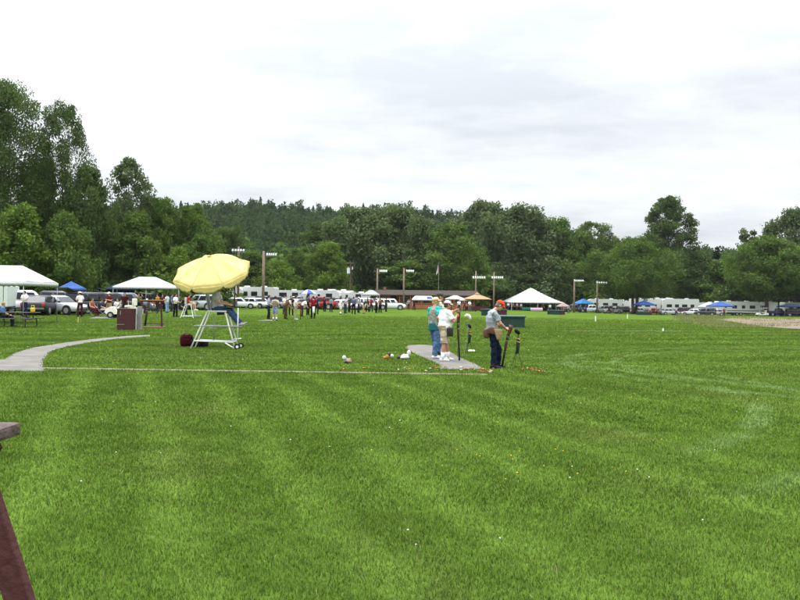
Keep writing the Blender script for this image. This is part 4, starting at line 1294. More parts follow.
# ------------------------------------------------------------------ golf carts
def golf_cart(px, Y, deg, label, roof):
    p = gx(px, Y); t = thing('golf_cart', label, 'golf cart', p, math.radians(deg), 'white golf carts')
    Wt = mat('cart body', (0.72, 0.70, 0.62), .35, .5, .05)
    prof = [(-1.2, .32), (-1.2, .72), (-.55, .78), (-.45, .50), (.30, .36), (.55, .74), (.85, .80), (1.15, .66), (1.2, .40), (1.05, .28)]
    bm = bmesh.new(); loft(bm, [[(x, -.58, z) for x, z in prof], [(x, .58, z) for x, z in prof]]); part('body', bm, Wt, t)
    bm = bmesh.new(); box(bm, (-.42, 0, .84), (.55, 1.1, .14), bev=.04); part('seat', bm, mat('cart seat', (0.65, 0.62, 0.52), .6), t, True)
    bm = bmesh.new(); box(bm, (-.72, 0, 1.15), (.14, 1.1, .5), bev=.05); part('backrest', bm, mat('cart seat', (0.65, 0.62, 0.52), .6), t, True)
    bm = bmesh.new(); tube(bm, [(.5, .25, .7), (.22, .25, 1.05)], .025); M = Matrix.Translation((.2, .25, 1.07)) @ Matrix.Rotation(-.7, 4, 'Y')
    pts = [M @ Vector((.17 * math.cos(a), .17 * math.sin(a), 0)) for a in (k * math.pi / 8 for k in range(17))]; tube(bm, pts, .015, 6); part('steering_wheel', bm, BLACK, t)
    for x in (-.8, .8):
        for s in (-1, 1):
            b = bmesh.new(); cyl(b, (x, s * .52, .23), .23, .2, 'Y', 18); r = bmesh.new(); cyl(r, (x, s * .615, .23), .12, .03, 'Y', 14)
            o = part('wheel', b, TYRE, t); part('rim', r, RIM, o)
    for s in (-1, 1):
        b = bmesh.new(); ball(b, (1.1, s * .4, .62), (.08, .1, .07)); part('headlight', b, mat('headlight', (0.6, 0.62, 0.64), .1, .6, .05), t, True)
    if roof:
        b = bmesh.new(); box(b, (-.2, 0, 1.85), (1.7, 1.15, .06), bev=.02); part('roof', b, Wt, t)
        for x, s in ((-.95, -1), (-.95, 1), (.6, -1), (.6, 1)):
            b = bmesh.new(); tube(b, [(x * .95, s * .52, .75), (x, s * .52, 1.83)], .02); part('post', b, BLACK, t)
    return t


golf_cart(124, 58, 186, 'white golf cart without a roof in front of the blue grey minivan', False)
golf_cart(762, 180, 178, 'small white golf cart with a roof by the trees', True)

# ------------------------------------------------------------------ picnic table
def picnic_table(x, y, rz, label):
    t = thing('picnic_table', label, 'picnic table', (x, y, ground(x, y)), rz)
    b = bmesh.new()
    for k in range(5): box(b, (0, -.3 + .15 * k, .735), (2.3, .138, .04), bev=.005)
    part('tabletop', b, GREYWOOD, t)
    for s in (-1, 1):
        b = bmesh.new()
        for k in (0, 1): box(b, (0, s * (.66 + .14 * k), .44), (2.3, .13, .04), bev=.005)
        part('bench_seat', b, GREYWOOD, t)
    for x_ in (-.8, .8):
        for s in (-1, 1):
            b = bmesh.new(); tube(b, [(x_, s * .2, .71), (x_, s * .30, .42), (x_, s * .78, .40), (x_, s * .78, -.02)], .028, 8); part('leg', b, BLACK, t)
        b = bmesh.new(); tube(b, [(x_ + .03, -.3, .40), (x_ + .03, .3, .40)], .025, 8); tube(b, [(x_ + .03, 0, .4), (x_ * .1, 0, .71)], .02, 6); part('brace', b, BLACK, t)
    return t


q = gp(14, 327.5)
picnic_table(q.x - .25, q.y + .6, .08, 'picnic table with black metal legs under the white canopy')
b = bmesh.new(); box(b, (0, 0, .12), (.20, .16, .24), bev=.05); tube(b, [(-.08, 0, .24), (-.06, 0, .34), (.06, 0, .34), (.08, 0, .24)], .02, 6)
setp(part('yellow_jug', b, mat('yellow plastic', (0.55, 0.40, 0.03), .4), None, True, (q.x + .72, q.y + .45, .755)), 'yellow jug standing at the end of the picnic table', 'jug')
# ------------------------------------------------------------------ people (local frame: facing +X, their left +Y)
STD = dict(pelvis=(0, 0, .96), waist=(.005, 0, 1.12), chest=(.01, 0, 1.32), neck=(-.005, 0, 1.49), head=(.025, 0, 1.645),
           shL=(0, .185, 1.43), elL=(-.03, .25, 1.15), wrL=(.06, .26, .92), shR=(0, -.185, 1.43), elR=(-.03, -.25, 1.15), wrR=(.06, -.26, .92),
           hipL=(0, .095, .93), knL=(.02, .11, .50), anL=(-.01, .12, .09), hipR=(0, -.095, .93), knR=(.02, -.11, .50), anR=(-.01, -.12, .09))
POSES = {
    'stand': {},
    'fold': dict(elL=(.02, .27, 1.16), wrL=(.24, .08, 1.16), elR=(.02, -.27, 1.16), wrR=(.24, -.06, 1.12)),
    'hold': dict(elL=(.04, .26, 1.16), wrL=(.30, .10, 1.22), elR=(0, -.27, 1.15), wrR=(.26, -.10, 1.02)),
    'walk': dict(anL=(.30, .10, .09), knL=(.22, .10, .52), anR=(-.26, -.10, .16), knR=(.04, -.10, .50), wrL=(-.02, .28, .93), wrR=(.20, -.26, .95)),
    'aim': dict(elL=(.25, .20, 1.32), wrL=(.48, .06, 1.45), elR=(.12, -.34, 1.36), wrR=(.24, -.08, 1.44), neck=(.02, 0, 1.49), head=(.07, -.03, 1.62)),
    'bend': dict(waist=(.07, 0, 1.10), chest=(.2, 0, 1.24), neck=(.34, 0, 1.36), head=(.46, 0, 1.45), shL=(.27, .18, 1.32), shR=(.27, -.18, 1.32),
                 elL=(.34, .22, 1.05), wrL=(.48, .14, .86), elR=(.34, -.22, 1.05), wrR=(.48, -.14, .86)),
    'sit': dict(pelvis=(0, 0, .50), waist=(-.03, 0, .66), chest=(-.03, 0, .86), neck=(-.02, 0, 1.03), head=(.02, 0, 1.185), shL=(-.02, .185, .97), shR=(-.02, -.185, .97),
                elL=(.02, .24, .70), wrL=(.26, .17, .62), elR=(.02, -.24, .70), wrR=(.26, -.17, .62), hipL=(0, .1, .48), hipR=(0, -.1, .48),
                knL=(.44, .13, .50), knR=(.44, -.13, .50), anL=(.46, .13, .09), anR=(.48, -.13, .09)),
}


FOLDS = bpy.data.textures.new('folds', 'CLOUDS'); FOLDS.noise_scale = .11; FOLDS.noise_depth = 2


def vx(o, voxel, smooth=4, folds=0.0):
    md = o.modifiers.new('r', 'REMESH'); md.mode = 'VOXEL'; md.voxel_size = voxel; md.use_smooth_shade = True
    md = o.modifiers.new('m', 'SMOOTH'); md.factor = .5; md.iterations = smooth
    if folds:
        md = o.modifiers.new('d', 'DISPLACE'); md.texture = FOLDS; md.strength = folds; md.mid_level = .5; md.texture_coords = 'LOCAL'
    BAKE.append(o)


def oring(c, ax, rx, ry, n=18, lat=Vector((0, 1, 0))):
    ax = ax.normalized(); l = (lat - ax * lat.dot(ax)).normalized(); d = l.cross(ax)
    return [c + d * rx * math.cos(a) + l * ry * math.sin(a) for a in (2 * math.pi * k / n for k in range(n))]


def torso(bm, spec, lat):
    cs = [s[0] for s in spec]
    loft(bm, [oring(c, cs[min(i + 1, len(cs) - 1)] - cs[max(i - 1, 0)], rx, ry, 18, lat) for i, (c, rx, ry) in enumerate(spec)])


def hand(bm, wr, d, nrm, near, curl=.6, k=1.0):
    """palm, four bent fingers of different lengths and a thumb; nrm is the way the palm faces"""
    d = d.normalized(); nrm = (nrm - d * nrm.dot(d)).normalized(); l = d.cross(nrm)
    if not near:
        tube(bm, [wr, wr + d * .08, wr + d * .15 + nrm * .03], [.035, .042, .022], 8); return
    tube(bm, [wr - d * .02, wr + d * .03, wr + d * .085 * k, wr + d * .10 * k], [.030, .040, .044, .036], 10, .42, l)
    for i, ln in enumerate((.070, .080, .074, .058)):
        p = wr + d * .088 * k + l * (.030 - .020 * i); c = curl * (1 + .12 * i); pts = [p]; a = .15
        for s, q in enumerate((.45, .32, .23)):
            a += c * (.7 if s == 0 else 1.0)
            p = p + (d * math.cos(a) + nrm * math.sin(a)) * ln * q * k * 1.15; pts.append(p)
        tube(bm, pts, [.0105, .010, .0095, .008], 8)
    b = wr + d * .03 + l * .036
    tube(bm, [b, b + d * .03 + l * .020 + nrm * .012, b + d * .058 + l * .018 + nrm * .03, b + d * .078 + l * .004 + nrm * .042], [.014, .012, .011, .009], 8)


def person(label, loc, rz, H=1.75, pose='stand', J=None, shirt='d0d0d0', sleeve='short', pants='20242c', legs='long', shoes='1a1a1a', hat=None, brim=True, hair='2a1c12',
           near=False, skin=None, belly=0.0, wide=1.0, pitch=0.0, yaw=0.0, socks=None, vest=None, group=None, curl=(.6, .6), palm=None, voxel=None, chair=None, hd=None, toe=None):
    k = H / 1.75
    D = {**STD, **POSES[pose], **(J or {})}
    V = {a: Vector(b) * k for a, b in D.items()}
    if not near and pose in ('stand', 'fold', 'hold'):
        R = random.Random(label)
        sh = R.uniform(-.05, .05)
        for a in ('anL', 'knL'): V[a] = V[a] + Vector((sh * (1 if a[0] == 'a' else .5), R.uniform(0, .05), 0))
        for a in ('anR', 'knR'): V[a] = V[a] - Vector((sh * (1 if a[0] == 'a' else .5), R.uniform(0, .05), 0))
    skin = skin or SKIN
    vox = voxel or (.009 if near else .021)
    t = thing('person', label, 'person', loc, rz, group)
    lat = (V['shL'] - V['shR']).normalized(); hl = (V['hipL'] - V['hipR']).normalized()
    fw = Vector((1, 0, 0))
    w = wide

    def at_(a, b, f): return V[a].lerp(V[b], f)
    # --- body: one continuous surface
    bm = bmesh.new()
    torso(bm, [(V['pelvis'] - (V['waist'] - V['pelvis']) * .4, .07, .10), (V['pelvis'], .095, .14 * w), (V['waist'], .085, .125 * w), (V['chest'], .10, .15 * w),
               (at_('chest', 'neck', .65), .085, .16), (at_('chest', 'neck', .92), .06, .09), (V['neck'], .052, .055), (at_('neck', 'head', .6), .05, .053)], lat)
    hr = Matrix.Rotation(yaw, 3, 'Z') @ Matrix.Rotation(pitch, 3, 'Y')
    hc = V['head']

    def hp(x, y, z): return hc + hr @ (Vector((x, y, z)) * k)
    ball(bm, hc + hr @ Vector((-.008, 0, .025)), (.098 * k, .077 * k, .098 * k), 18, hr)
    ball(bm, hp(.018, 0, -.045), (.072 * k, .058 * k, .075 * k), 14, hr)
    if near:
        ball(bm, hp(.066, 0, -.092), (.024, .026, .020), 8, hr)                                # chin
        tube(bm, [hp(.086, 0, .018), hp(.106, 0, -.018), hp(.112, 0, -.028), hp(.085, 0, -.036)], [.009, .013, .015, .010], 8)   # nose
        tube(bm, [hp(.080, .045, .026), hp(.094, .015, .028), hp(.094, -.015, .028), hp(.080, -.045, .026)], .010, 6)             # brow
        tube(bm, [hp(.080, .026, -.060), hp(.091, 0, -.062), hp(.080, -.026, -.060)], .0085, 6)                                   # lips
        for s in (-1, 1):
            ball(bm, hp(-.008, s * .078, -.008), (.022, .010, .033), 10, hr)                    # ears
            ball(bm, hp(.058, s * .040, -.030), (.026, .022, .024), 8, hr)                      # cheeks
    for s, S in ((1, 'L'), (-1, 'R')):
        sh, el, wr = V['sh' + S], V['el' + S], V['wr' + S]
        tube(bm, [at_('chest', 'neck', .6).lerp(sh, .5), sh, sh.lerp(el, .35), el, el.lerp(wr, .3), wr], [.055, .054, .050, .040, .043, .029], 12)
        pn = Vector(palm[S]) if palm else Vector((.2, -s, .1))
        hand(bm, wr, Vector(hd[S]) if hd and S in hd else (wr - el), pn, near, curl[0 if S == 'L' else 1])
        hip, kn, an = V['hip' + S], V['kn' + S], V['an' + S]
        tube(bm, [hip + (hip - kn) * .05, hip.lerp(kn, .3), kn, kn.lerp(an, .3), an - Vector((0, 0, .02))], [.085, .078, .056, .058, .036], 12)
    o = part('body', bm, skin, t, True); vx(o, vox, 3 if near else 2)
    # --- trousers or shorts
    bm = bmesh.new()
    b0 = V['pelvis'] - (V['waist'] - V['pelvis']) * .45
    torso(bm, [(b0, .10, .13), (V['pelvis'] - (V['waist'] - V['pelvis']) * .1, .122, .168 * w), (at_('pelvis', 'waist', .45), .115 + belly * .5, .158 * w), (at_('pelvis', 'waist', .62), .105 + belly * .5, .15 * w)], hl)
    for S in 'LR':
        hip, kn, an = V['hip' + S], V['kn' + S], V['an' + S]
        if legs == 'long':
            e = an - (an - kn).normalized() * .01
            pts, rr = [hip + (hip - kn) * .04, hip.lerp(kn, .35), kn, kn.lerp(an, .35), kn.lerp(an, .75), e], [.098, .095, .076, .076, .070, .072]
        else: pts, rr = [hip + (hip - kn) * .04, hip.lerp(kn, .45), hip.lerp(kn, .92)], [.104, .108, .104]
        tube(bm, pts, rr, 14)
    o = part('trousers' if legs == 'long' else 'shorts', bm, cloth(pants), t, True); vx(o, vox * 1.1, 3, .055)
    # --- shirt
    bm = bmesh.new()
    wl = at_('pelvis', 'waist', .05 if near else .2)
    bf = fw * belly * .8
    torso(bm, [(wl, .118 + belly * .4, .165 * w), (at_('pelvis', 'waist', .6) + bf * .6, .122 + belly * .7, .165 * w), (V['waist'] + bf, .12 + belly * .9, .160 * w), (at_('waist', 'chest', .5) + bf * .6, .124 + belly * .5, .168 * w),
               (V['chest'], .126, .182 * w), (at_('chest', 'neck', .6), .105, .178), (at_('chest', 'neck', .86), .075, .105), (at_('chest', 'neck', 1.0), .062, .066)], lat)
    f = {'short': .72, 'long': 1.0, None: .12}[sleeve]
    for S in 'LR':
        sh, el, wr = V['sh' + S], V['el' + S], V['wr' + S]
        a = at_('chest', 'neck', .6).lerp(sh, .4)
        if sleeve == 'long': tube(bm, [a, sh, sh.lerp(el, .5), el, el.lerp(wr, .5), el.lerp(wr, .95)], [.075, .073, .064, .056, .052, .043], 12)
        else: tube(bm, [a, sh, sh.lerp(el, f)], [.076, .076, .078], 12)
    o = part('shirt', bm, cloth(shirt), t, True); vx(o, vox * 1.1, 3, .055)
    if vest:
        bm = bmesh.new()
        torso(bm, [(wl - Vector((0, 0, .02)), .142 + belly, .188 * w), (V['waist'] + bf, .142 + belly, .180 * w), (V['chest'], .144, .196 * w), (at_('chest', 'neck', .6), .122, .172), (at_('chest', 'neck', .85), .085, .110)], lat)
        o = part('vest', bm, cloth(vest), t, True); vx(o, vox * 1.1, 3, .055)
    # --- shoes and socks
    for S in 'LR':
        an, kn = V['an' + S], V['kn' + S]
        dn = (an - kn).normalized()
        td = Vector(toe[S]) if toe and S in toe else (Vector((1, .12 if S == 'L' else -.12, 0)) if dn.z < -.5 else Vector((1, 0, .45)))
        td.normalize(); sl = Vector((0, 0, 1)).cross(td).normalized(); up = td.cross(sl)
        bm = bmesh.new(); base = an - up * (.05 if near else .045)
        rings = []
        for x, rw, rh, zc in ((-.075, .026, .036, .004), (-.055, .038, .048, .008), (.0, .042, .055, .012), (.07, .046, .040, -.004), (.14, .046, .030, -.012), (.185, .032, .022, -.018), (.2, .012, .012, -.02)):
            c = base + td * x + up * (zc + .008)
            rings.append([c + sl * rw * math.cos(a) + up * max(-.045 - zc + .008, rh * math.sin(a)) for a in (2 * math.pi * q / 12 for q in range(12))])
        loft(bm, rings); part('shoe', bm, mat('shoe', shoes, .6, .3), t, True)
        if socks:
            bm = bmesh.new(); tube(bm, [an + dn * .02, an - dn * .06, an - dn * .16], [.044, .046, .058], 12); part('sock', bm, cloth(socks), t, True)
    # --- hair, cap, eyes
    if near:
        for s in (-1, 1):
            bm = bmesh.new(); ball(bm, hp(.082, s * .031, .004), .0115, 8); part('eye', bm, mat('eye', (.03, .02, .02), .2), t, True)
    if hair:
        bm = bmesh.new(); ball(bm, hp(-.016, 0, .030), (.101 * k, .084 * k, .098 * k), 16, hr); ball(bm, hp(-.045, 0, -.03), (.066 * k, .072 * k, .07 * k), 12, hr)
        cut = hc + hr @ Vector((.062, 0, .03)); pn = hr @ Vector((1, 0, -.75))
        bmesh.ops.bisect_plane(bm, geom=bm.verts[:] + bm.edges[:] + bm.faces[:], plane_co=cut, plane_no=pn, clear_outer=True)
        part('hair', bm, mat('hair', hair, .7, .3, .3, 40, .4), t, True)
    if hat:
        bm = bmesh.new(); q = 16; rows = []
        for j in range(8):
            th = j / 7 * math.pi / 2
            rows.append([hc + hr @ (Vector((-.004 + .112 * math.cos(th) * math.cos(a), .092 * math.cos(th) * math.sin(a), .040 + .095 * math.sin(th) ** .85)) * k) for a in (2 * math.pi * i / q for i in range(q))] if j < 7 else
                        [hc + hr @ (Vector((-.004 + .004 * math.cos(a), .004 * math.sin(a), .1345)) * k) for a in (2 * math.pi * i / q for i in range(q))])
        loft(bm, rows)
        if brim:
            v0, v1 = [], []
            for i in range(11):
                a = -1.15 + 2.3 * i / 10
                inn = Vector((.100 * math.cos(a), .088 * math.sin(a), .046)); c = math.cos(a * 1.25)
                outp = Vector((.100 * math.cos(a) + .085 * max(.05, c), .092 * math.sin(a), .034 - .018 * math.sin(a) ** 2))
                v0.append([hp(*inn), hp(*outp)]); v1.append([hp(*(inn + Vector((0, 0, -.006)))), hp(*(outp + Vector((0, 0, -.006))))])
            loft(bm, [[a[0], a[1], b[1], b[0]] for a, b in zip(v0, v1)])
        part('cap', bm, cloth(hat), t, True)
    if chair:
        bm = bmesh.new()
    return t


# ------------------------------------------------------------------ the near squad
SK = 41.0
def shotgun(label, muzzle, butt, wood='4a2612', group=None):
    """over-under shotgun standing on its muzzle: barrels, action, stock, fore-end, trigger guard"""
    a, b = Vector(muzzle), Vector(butt); d = (b - a).normalized(); L = (b - a).length
    t = thing('shotgun', label, 'shotgun', a, 0, group)
    s = Vector((0, 1, 0)); s = (s - d * s.dot(d)).normalized(); n = d.cross(s)   # n: belly side
    W = mat('walnut stock', wood, .35, .5, .3, 12); M = mat('blued steel', (.02, .02, .024), .3, .6, .1, 5, 0, .5)
    bm = bmesh.new(); L1 = L * .64
    tube(bm, [n * .012, d * L1 + n * .012], .0125, 10); tube(bm, [n * -.014, d * L1 + n * -.014], .0125, 10); box(bm, (0, 0, 0), (.001, .001, .001))
    part('barrels', bm, M, t, True)
    bm = bmesh.new(); tube(bm, [d * (L * .40), d * (L * .45), d * (L * .60), d * (L * .64)], [.020, .027, .028, .022], 10, 1.2, s); part('fore_end', bm, W, t, True)
    bm = bmesh.new(); tube(bm, [d * (L * .63), d * (L * .66), d * (L * .745)], [.019, .022, .020], 8, 1.5, s); part('receiver', bm, M, t, True)
    g = bmesh.new(); tube(g, [d * (L * .69) + n * -.03, d * (L * .70) + n * -.058, d * (L * .74) + n * -.058, d * (L * .755) + n * -.028], .005, 6); part('trigger_guard', g, M, t, True)
    bm = bmesh.new(); tube(bm, [d * (L * .74), d * (L * .78) + n * -.016, d * (L * .82) + n * -.022, d * (L * .92) + n * -.03, d * (L * .985) + n * -.035], [.020, .019, .022, .027, .029], 10, 1.9, s); part('stock', bm, W, t, True)
    bm = bmesh.new(); tube(bm, [d * (L * .985) + n * -.035, d * L + n * -.036], [.029, .028], 10, 1.9, s); part('butt_pad', bm, BLACK, t, True)
    return t


# the man with the orange cap, both hands on his upright gun
o1 = gp(495.5, 368.3)
Jo = dict(pelvis=(-.09, 0, .90), waist=(-.12, 0, 1.05), chest=(-.13, 0, 1.24), neck=(-.04, 0, 1.43), head=(.085, -.01, 1.545),
          shL=(-.08, .19, 1.37), shR=(-.10, -.19, 1.36), elL=(.06, .22, 1.10), wrL=(.235, .07, 1.0), elR=(.05, -.24, 1.10), wrR=(.225, -.05, .985),
          hipL=(-.08, .1, .88), knL=(.10, .12, .49), anL=(.10, .13, .09), hipR=(-.09, -.1, .88), knR=(-.08, -.13, .48), anR=(-.10, -.14, .09))
m1 = person('man in orange cap and shell pouch bowing over his upright gun', o1, math.radians(9), 1.75, J=Jo, shirt='8d9298', pants='121a2e', shoes='15130f', hat='d4481f', hair='6a5a4a', near=True,
            pitch=.62, belly=.03, wide=1.08, curl=(.75, .8), palm={'L': (-.2, -.6, -.7), 'R': (-.2, .5, -.8)}, hd={'L': (.85, -.35, -.25), 'R': (.9, .25, -.2)}, skin=SKIN)
PV = {a: Vector(b) for a, b in {**STD, **Jo}.items()}
CAMO = mat('tan patterned cloth', (0.28, 0.20, 0.11), .9, .1, .55, 22, .5)
bm = bmesh.new()
torso(bm, [(PV['pelvis'] + Vector((0, 0, -.05)), .150, .205), (PV['pelvis'] + Vector((0, 0, .05)), .155, .205), (PV['waist'] - Vector((0, 0, .05)), .145, .195)], Vector((0, 1, 0)))
o = part('pouch_belt', bm, CAMO, m1, True); vx(o, .012)
for c, s, nm, mm in (((-.27, -.08, .86), (.14, .17, .23), 'rear_pouch', mat('brown leather', (0.10, 0.045, 0.03), .55, .3, .3)), ((.00, -.215, .84), (.20, .08, .26), 'shell_pouch', CAMO),
                     ((-.17, -.20, .93), (.15, .07, .16), 'side_pouch', mat('brown leather', (0.10, 0.045, 0.03), .55, .3, .3)), ((.04, .20, .86), (.2, .08, .2), 'shell_pouch', CAMO)):
    b = bmesh.new(); box(b, c, s, bev=.035)
    for v in b.verts:
        f = (v.co.z - (c[2] - s[2] / 2)) / s[2]
        if nm == 'shell_pouch': v.co.x = c[0] + (v.co.x - c[0]) * (.55 + .5 * f)
        v.co += Vector((mnoise.noise(v.co * 11), mnoise.noise(v.co * 11 + Vector((9, 0, 0))) * .5, mnoise.noise(v.co * 9))) * .03
    bmesh.ops.subdivide_edges(b, edges=b.edges[:], cuts=1, smooth=.4)
    part(nm, b, mm, m1, True)
g1 = gp(502.5, 369.0)
shotgun('shotgun standing on its muzzle under the bowed man in orange cap', (g1.x, o1.y - .005, .012), (o1.x + .345, o1.y + .01, 1.085))

# stout man in white holding his gun upright at his chest
o2 = gp(445, 361.0)
Jw = dict(pelvis=(-.06, 0, .94), waist=(-.07, 0, 1.10), chest=(-.05, 0, 1.30), neck=(-.01, 0, 1.49), head=(.06, 0, 1.62), elR=(.13, -.27, 1.13), wrR=(.30, -.10, 1.30), elL=(.17, .24, 1.17), wrL=(.33, .05, 1.46),
          shL=(-.02, .19, 1.42), shR=(-.02, -.19, 1.42), hipL=(-.03, .1, .9), knL=(.10, .10, .48), anL=(.15, .11, .09), hipR=(-.06, -.1, .9), knR=(-.10, -.12, .48), anR=(-.15, -.13, .09))
m2 = person('stout man in white shirt, khaki shorts and white cap holding a shotgun', o2, math.radians(24), 1.65, J=Jw, shirt='e6e6e6', pants='a89a84', legs='short', shoes='dedede', hat='c4c2be', hair='3a2c22', near=True,
            pitch=.1, belly=.10, wide=1.22, socks='e0e0e0', curl=(.85, .85), palm={'L': (.3, -1, 0), 'R': (.3, 1, .1)}, hd={'L': (.8, -.3, .1), 'R': (.85, .3, .15)}, skin=SKIN2)
b = bmesh.new(); box(b, (.02, -.235, .80), (.16, .10, .24), bev=.03); part('shell_pouch', b, BLACK, m2, True)
g2 = gp(464.5, 362.2)
shotgun('shotgun held upright by the stout man in white', (o2.x + .40, o2.y + .11, .012), (o2.x + .33, o2.y + .14, 1.40))

# woman in teal with a grey vest
o3 = gp(434.5, 358.6)
Jt = dict(neck=(-.02, 0, 1.49), head=(.02, 0, 1.64), elR=(-.10, -.25, 1.17), wrR=(.12, -.14, 1.08), elL=(.02, .26, 1.16), wrL=(.22, .08, 1.12), anL=(.14, .12, .09), knL=(.10, .10, .5), anR=(-.12, -.12, .09), knR=(-.04, -.11, .5))
m3 = person('woman in teal shirt, grey vest and blue jeans waiting on the walkway', o3, math.radians(40), 1.72, J=Jt, shirt='2aa39a', pants='4a6484', shoes='cfcfcf', hat='c8b292', hair='b08a58', near=True, vest='7f8478',
            yaw=-.45, pitch=-.08, palm={'L': (-.6, -.6, 0), 'R': (-.6, .6, .2)}, hd={'R': (.9, .4, -.3)}, wide=1.14)
b = bmesh.new(); torso(b, [(Vector((0, 0, .80)), .152, .198), (Vector((0, 0, 1.0)), .156, .200)], Vector((0, 1, 0))); o = part('waist_pouch', b, cloth('1f5f66'), m3, True); vx(o, .012)

# the taller man just beyond her
p = gp(437.5, 355.0)
m4 = person('tall man in pale green shirt and dark cap standing behind the woman in teal', p, math.radians(12), 1.88, pose='stand', J=dict(elL=(.14, .26, 1.22), wrL=(.38, .16, 1.22), elR=(.12, -.27, 1.22), wrR=(.36, -.12, 1.20), head=(.05, 0, 1.63)),
            shirt='aab3a2', pants='41597a', shoes='2a2a2a', hat='4a4a48', hair='4a3a2c', near=True, pitch=.12, palm={'L': (.2, -1, 0), 'R': (.2, 1, 0)})

# the seated scorer
cb = gp(213, 349.0)
CX, CY = cb.x, cb.y
ch = thing('scorer_chair', 'tall white tubular scorer chair under the yellow umbrella', 'high chair', (CX, CY, 0))
k_ = F / CY


def cl(px, py, y=0.0): return ((px - 213) / k_, y, (349 - py) / k_)


for y, pr in ((0, 0), (.56, 1)):
    for a, c in (((224.5, 312.4), (235.2, 349.8)), ((206.3, 312), (190.5, 349.3))):
        b = bmesh.new(); tube(b, [cl(*a, y * .8 + .06), cl(*c, y)], .024, 10); part('leg', b, WHITE_TUBE, ch, True)
    b = bmesh.new(); tube(b, [cl(194, 341, y), cl(233, 342, y)], .022, 10); part('base_bar', b, WHITE_TUBE, ch, True)
for px in (194, 232.6):
    b = bmesh.new(); tube(b, [cl(px, 341.5, 0), cl(px, 341.5, .56)], .02, 8); part('cross_bar', b, WHITE_TUBE, ch, True)
b = bmesh.new(); tube(b, [cl(225, 342.6, 0), cl(235.5, 349, 0)], .022, 8); part('axle_brace', b, WHITE_TUBE, ch, True)
b = bmesh.new(); tube(b, [cl(236, 346.8, -.04), cl(236, 346.8, .60)], .016, 8); part('axle', b, GREY_TUBE, ch, True)
for y in (-.02, .58):
    b = bmesh.new(); cyl(b, cl(237.4, 346.4, y), .095, .05, 'Y', 20); w_ = part('wheel', b, TYRE, ch)
    b = bmesh.new(); cyl(b, cl(237.4, 346.4, y - .005), .045, .06, 'Y', 14); part('rim', b, WHITE_TUBE, w_)
b = bmesh.new(); box(b, cl(216, 311.3, .28), (.62, .52, .05), bev=.015); part('seat', b, WHITE_TUBE, ch)
b = bmesh.new(); slab(b, [cl(207.4, 311, .08), cl(207.4, 311, .48), cl(204.6, 293, .48), cl(204.6, 293, .08)], .03); part('backrest', b, GREY_TUBE, ch)
for y in (.03, .53):
    b = bmesh.new(); tube(b, [cl(193, 326.2, y), cl(239, 326.4, y)], .018, 8); part('rail', b, GREY_TUBE, ch, True)
for y in (.05,):
    b = bmesh.new(); tube(b, [cl(237.2, 307.6, y), cl(237.2, 339, y)], .02, 8); tube(b, [cl(233, 339.3, y), cl(240.8, 338.2, y)], .018, 8); part('front_post', b, WHITE_TUBE, ch, True)
b = bmesh.new(); box(b, cl(231, 326.8, .28), (.50, .48, .03)); part('footboard', b, GREY_TUBE, ch)
b = bmesh.new(); tube(b, [cl(210, 314, .5), cl(209.8, 341, .5)], .016, 8); part('centre_tube', b, GREY_TUBE, ch, True)
b = bmesh.new(); box(b, cl(218.5, 313.6, .25), (.2, .2, .09), bev=.01); part('control_box', b, BLACK, ch)
b = bmesh.new(); box(b, cl(226, 307.5, .28), (.34, .44, .02)); tube(b, [cl(221, 311, .08), cl(224, 307.7, .08)], .012, 6); part('writing_shelf', b, BLACK, ch)

Z = lambda py: (349 - py) / k_
Jc = dict(pelvis=(0, 0, 1.31), waist=(-.02, 0, 1.47), chest=(.0, 0, 1.67), neck=(.04, 0, 1.84), head=(.10, 0, 1.98), shL=(.03, .18, 1.78), shR=(.03, -.18, 1.78), elL=(.12, .25, 1.52), elR=(.10, -.26, 1.50), wrL=(.40, .14, 1.47), wrR=(.40, -.12, 1.45),
          hipL=(.02, .1, 1.29), hipR=(.02, -.1, 1.29), knL=(.47, .14, 1.27), knR=(.46, -.14, 1.24), anL=(.80, .13, .84), anR=(.78, -.13, .82))
m5 = person('scorer in pale grey shirt and jeans sitting high under the yellow umbrella', (CX + .0, CY + .28, -.02), 0, 1.75, J=Jc, shirt='b9b8bd', pants='33486a', shoes='8c8a90', hat=None, hair='4a3a2c', near=True, pitch=.35,
            curl=(.5, .5), palm={'L': (0, -.4, -1), 'R': (0, .4, -1)}, toe={'L': (1, 0, .45), 'R': (1, 0, .38)}, socks='d8d8d8', belly=.03)

